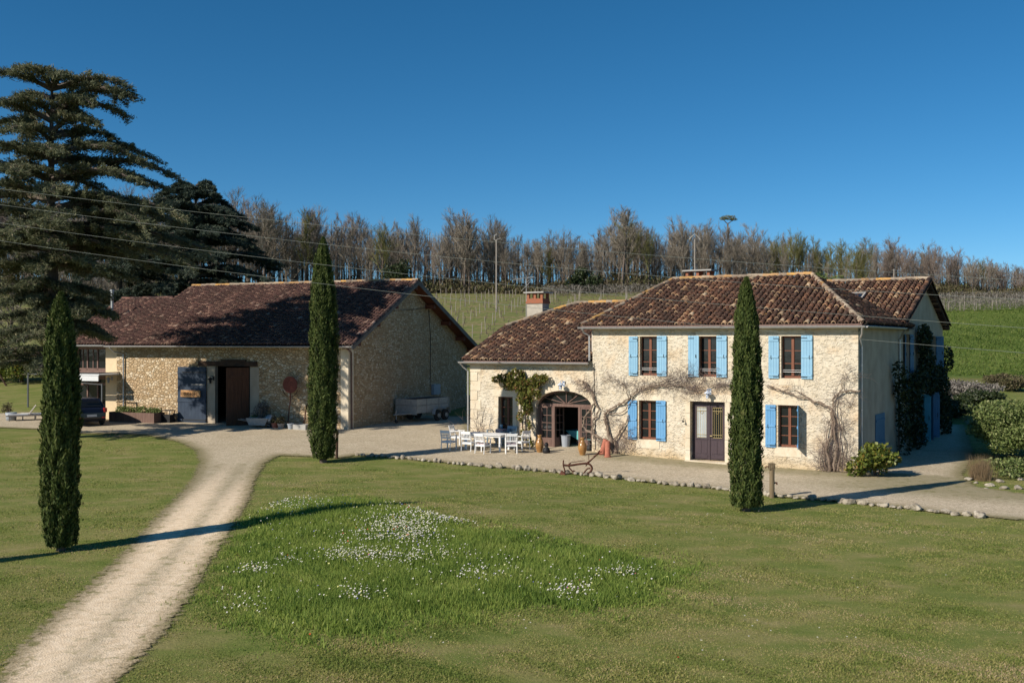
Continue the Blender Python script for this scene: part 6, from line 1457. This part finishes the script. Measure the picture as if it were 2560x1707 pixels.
# ================================================================ left yard things
pl_ = lthing('raised_planter', 'long rusty steel planter box with herbs along the barn wall', 'planter', BM, -13.6, -.9, .5); mb = MB(); mb.box((-1.65, -.45, 0), (1.65, -.41, .62)).box((-1.65, .41, 0), (1.65, .45, .62)).box((-1.65, -.41, 0), (-1.61, .41, .62)).box((1.61, -.41, 0), (1.65, .41, .62)); mb.build('box', M['frame2'], pl_); MB().box((-1.6, -.4, .5), (1.6, .4, .56)).build('soil', M['oldwood'], pl_)
hb_ = lthing('herb_plants', 'green herbs growing out of the rusty steel planter', 'herbs', BM, -13.6, -.9, 1.05); leafmass('foliage', hb_, [((x, random.uniform(-.1, .1), .12), (.3, .3, random.uniform(.2, .35)), 1) for x in np.linspace(-1.3, 1.4, 7)], 2600, .07, M['shrub'])
tb2 = lthing('potting_table', 'low dark table with crates beside the blue barn door', 'table', BM, -11.65, -.55, .5); MB().box((-.35, -.25, .72), (.35, .25, .76)).build('tabletop', M['blackiron'], tb2)
for sx in (-.3, .3):
    for sy in (-.2, .2): MB().bar((sx, sy, 0), (sx, sy, .72), .03).build('leg', M['blackiron'], tb2)
MB().box((-.28, -.18, .05), (.28, .18, .5)).build('shelf_box', M['black'], tb2)
br_ = lthing('oak_barrel', 'small oak barrel beside the glazed barn end', 'barrel', BM, -16.3, -1.2, .5); MB().lathe([(.0, 0), (.24, 0), (.31, .4), (.24, .82), (.0, .82)], 16).build('staves', M['brownwood'], br_, smooth=True); hp_ = MB()
for z in (.12, .28, .55, .7): hp_.lathe([(.30 - abs(z - .41) * .16 + .012, z), (.30 - abs(z - .41) * .16 + .012, z + .04)], 16)
hp_.build('hoops', M['galv'], br_)
# disc sculpture
ds = lthing('disc_sculpture', 'rusty round metal sun disc on a leaning pole in front of the barn wall', 'sculpture', BM, -3.35, -.5, .4)
DM = Matrix.Translation((0, 0, 2.45)) @ Matrix.Rotation(R(90), 4, 'X')
MB().lathe([(.0, .015), (.46, .015), (.46, -.015), (.0, -.015)], 28, M=DM).build('disc', M['rust'], ds)
MB().tube([(-.25, .1, 0), (-.12, .05, .9), (0, 0.03, 1.6), (0, .03, 2.4)], [.025, .025, .035, .035], 6).tube([(.52 * math.cos(t), .0, 2.38 + .6 * math.sin(t)) for t in np.linspace(R(200), R(340), 12)], .02, 5).build('pole', M['iron'], ds)
for t in range(8): pass
# wheelbarrow and mixer, pots
wb = lthing('wheelbarrow', 'upturned wheelbarrow with dusty wheel leaning by the barn wall', 'wheelbarrow', BM, -5.0, -1.0, .42, .4)
MB().add([(-.5, -.3, .25), (.35, -.25, .2), (.35, .25, .2), (-.5, .3, .25), (-.65, -.38, .62), (.55, -.32, .6), (.55, .32, .6), (-.65, .38, .62)], [(0, 1, 2, 3), (0, 4, 5, 1), (1, 5, 6, 2), (2, 6, 7, 3), (3, 7, 4, 0)]).build('tray', M['galv'], wb)
MB().tube([(-1.1, -.28, .55), (.6, -.1, .2)], .02, 6).tube([(-1.1, .28, .55), (.6, .1, .2)], .02, 6).tube([(-.4, -.25, .3), (-.5, -.25, 0)], .02, 5).tube([(-.4, .25, .3), (-.5, .25, 0)], .02, 5).build('frame', M['greywood'], wb)
MB().lathe([(.0, -.05), (.15, -.05), (.2, -.03), (.2, .03), (.15, .05), (0, .05)], 16, M=Matrix.Translation((.62, 0, .2)) @ Matrix.Rotation(R(90), 4, 'X')).build('wheel', M['tyre'], wb)
cm = lthing('metal_drum', 'shiny steel drum lying among plants at the barn wall', 'drum', BM, -4.45, -.75, .95); MB().lathe([(.0, -.2), (.22, -.2), (.25, -.1), (.25, .12), (.18, .22), (.0, .22)], 16, M=Matrix.Rotation(R(60), 4, 'X')).build('drum', M['zinc'], cm, smooth=True)
potp = [(.0, 0), (.13, 0), (.19, .32), (.21, .32), (.21, .36), (.18, .35), (.17, .30), (.0, .30)]
P3 = [(-5.55, -.7, 'greywood', 'grey pot with a bushy plant left of the wheelbarrow'), (-4.05, -.9, 'terra', 'weathered terracotta pot with dry stems right of the wheelbarrow'), (-3.55, -1.05, 'greywood', 'pale stone pot with brown grass below the sun disc'), (-2.95, -1.0, 'plastic', 'grey plastic bucket below the sun disc'), (-.45, -.75, 'plastic', 'blue-grey pot at the corner of the barn right of the cypress')]
for i, (x, y, m, lab) in enumerate(P3):
    o = lthing('plant_pot', lab, 'pot', BM, x, y, .42); MB().lathe(potp, 16).build('pot', M[m], o)
    if i in (0, 1, 2, 4): leafmass('foliage', o, [((0, 0, .5), (.25, .25, .28), 1)], 500, .06, M['shrub'] if i in (0, 4) else M['brush'], seed=i)
o = lthing('stone_trough', 'pale grey trough behind the tall cypress at the barn wall', 'trough', BM, -2.3, -.95, .42); MB().box((-.4, -.25, 0), (.4, -.2, .34)).box((-.4, .2, 0), (.4, .25, .34)).box((-.4, -.2, 0), (-.35, .2, .34)).box((.35, -.2, 0), (.4, .2, .34)).box((-.35, -.2, .2), (.35, .2, .24)).build('basin', M['concrete'], o)
for i, x in enumerate((-2.55, -2.15)):
    o = lthing('timber_stake', ['left one of two thin timber stakes by the trough', 'right one of two thin timber stakes by the trough'][i], 'stake', BM, x, -.45, .4); MB().bar((0, 0, 0), (.03, .3, 1.35), .06).build('stake', M['brownwood'], o)
bush('feathery_shrub', 'feathery grey-green shrub against the barn wall beside the doorway', 'shrub', bw(-5.3, -.5, .4), .6, 1.6, 1600, .06, M['lav'], 77, up=1.0)
# loungers
def lounger(label, px, py, rot):
    o = thing('sun_lounger', label, 'sun lounger', G(px, py), rot, 'weathered wooden sun loungers on the left lawn'); mb = MB()
    for i in range(12): mb.box((-.3, -.9 + i * .1, .33), (.3, -.9 + i * .1 + .08, .355))
    mb.box((-.33, -.92, .29), (-.30, .95, .36)).box((.30, -.92, .29), (.33, .95, .36)); mb.build('frame', M['greywood'], o)
    b = MB(); T = Matrix.Translation((0, .3, .35)) @ Matrix.Rotation(R(55), 4, 'X')
    for i in range(7): b.box((-.3, i * .1, 0), (.3, i * .1 + .08, .025), T)
    b.build('backrest', M['greywood'], o)
    for sx in (-.3, .3):
        for sy in (-.75, .65): MB().bar((sx, sy, 0), (sx, sy, .3), .05).build('leg', M['greywood'], o)
    MB().box((-.27, -.85, .36), (.27, .25, .42)).build('cushion', M['white'], o); return o
lounger('weathered sun lounger with raised back on the gravel edge at far left', 58, 1052, R(-60)); lounger('second sun lounger partly behind the nearest cypress', 92, 1050, R(-65))
o = pot('garden_planter', 'grey round planter left of the sun loungers', G(28, 1052), [(.0, 0), (.26, 0), (.32, .5), (.28, .5), (.0, .45)], 'plastic', 'planter')
bush('potted_shrub', 'reddish leafless shrub behind the grey planter', 'shrub', G(22, 1040), .5, 1.0, 500, .06, M['brush'], 78, up=1)
pg = thing('pergola_frame', 'grey metal pergola frame beside the loungers on the left lawn', 'pergola', G(70, 1018)); zt = 2.25
for dx, dy in ((0, 0), (3.2, -.4), (.5, 3), (3.7, 2.6)): MB().bar((dx, dy, -.05), (dx, dy, zt), .09).build('post', M['dkgrey'], pg)
MB().bar((0, 0, zt), (3.2, -.4, zt), .09).bar((.5, 3, zt), (3.7, 2.6, zt), .09).bar((0, 0, zt), (.5, 3, zt), .09).bar((3.2, -.4, zt), (3.7, 2.6, zt), .09).build('beam', M['dkgrey'], pg)
sw = thing('garden_swing', 'dark timber swing frame at the left edge of the lawn', 'swing', G(-12, 965)); MB().tube([(-.8, 0, 0), (-.4, 0, 2.3), (.9, 0, 0)], .08, 6).tube([(-.8, 3, 0), (-.4, 3, 2.3), (.9, 3, 0)], .08, 6).tube([(-.4, 0, 2.3), (-.4, 3, 2.3)], .07, 6).build('frame', M['oldwood'], sw); MB().box((-.5, 1.1, .45), (-.2, 1.9, .5)).build('seat', M['oldwood'], sw)
br2 = thing('fallen_branch', 'small fallen branch lying on the lawn near the drive', 'branch', G(272, 1092) + Vector((0, 0, .03))); mb = MB()
for i in range(3): twigs(mb, Vector((i * .3 - .3, 0, 0)), Vector((1, .2, .15)).normalized(), .8, .02, 1, .4, 3)
mb.build('twigs', M['wist'], br2)
hl2 = lthing('slatted_gate', 'dark blue slatted gate panel between the barn and the farmhouse', 'gate', BM, .9, 15.6, .5); mb = MB()
for i in range(9): mb.box((0, 0, .1 + i * .2), (1.6, .03, .1 + i * .2 + .14))
mb.build('slats', M['navy'], hl2); MB().box((0, -.03, 0), (.06, 0, 1.95)).box((1.54, -.03, 0), (1.6, 0, 1.95)).build('frame', M['navy'], hl2)
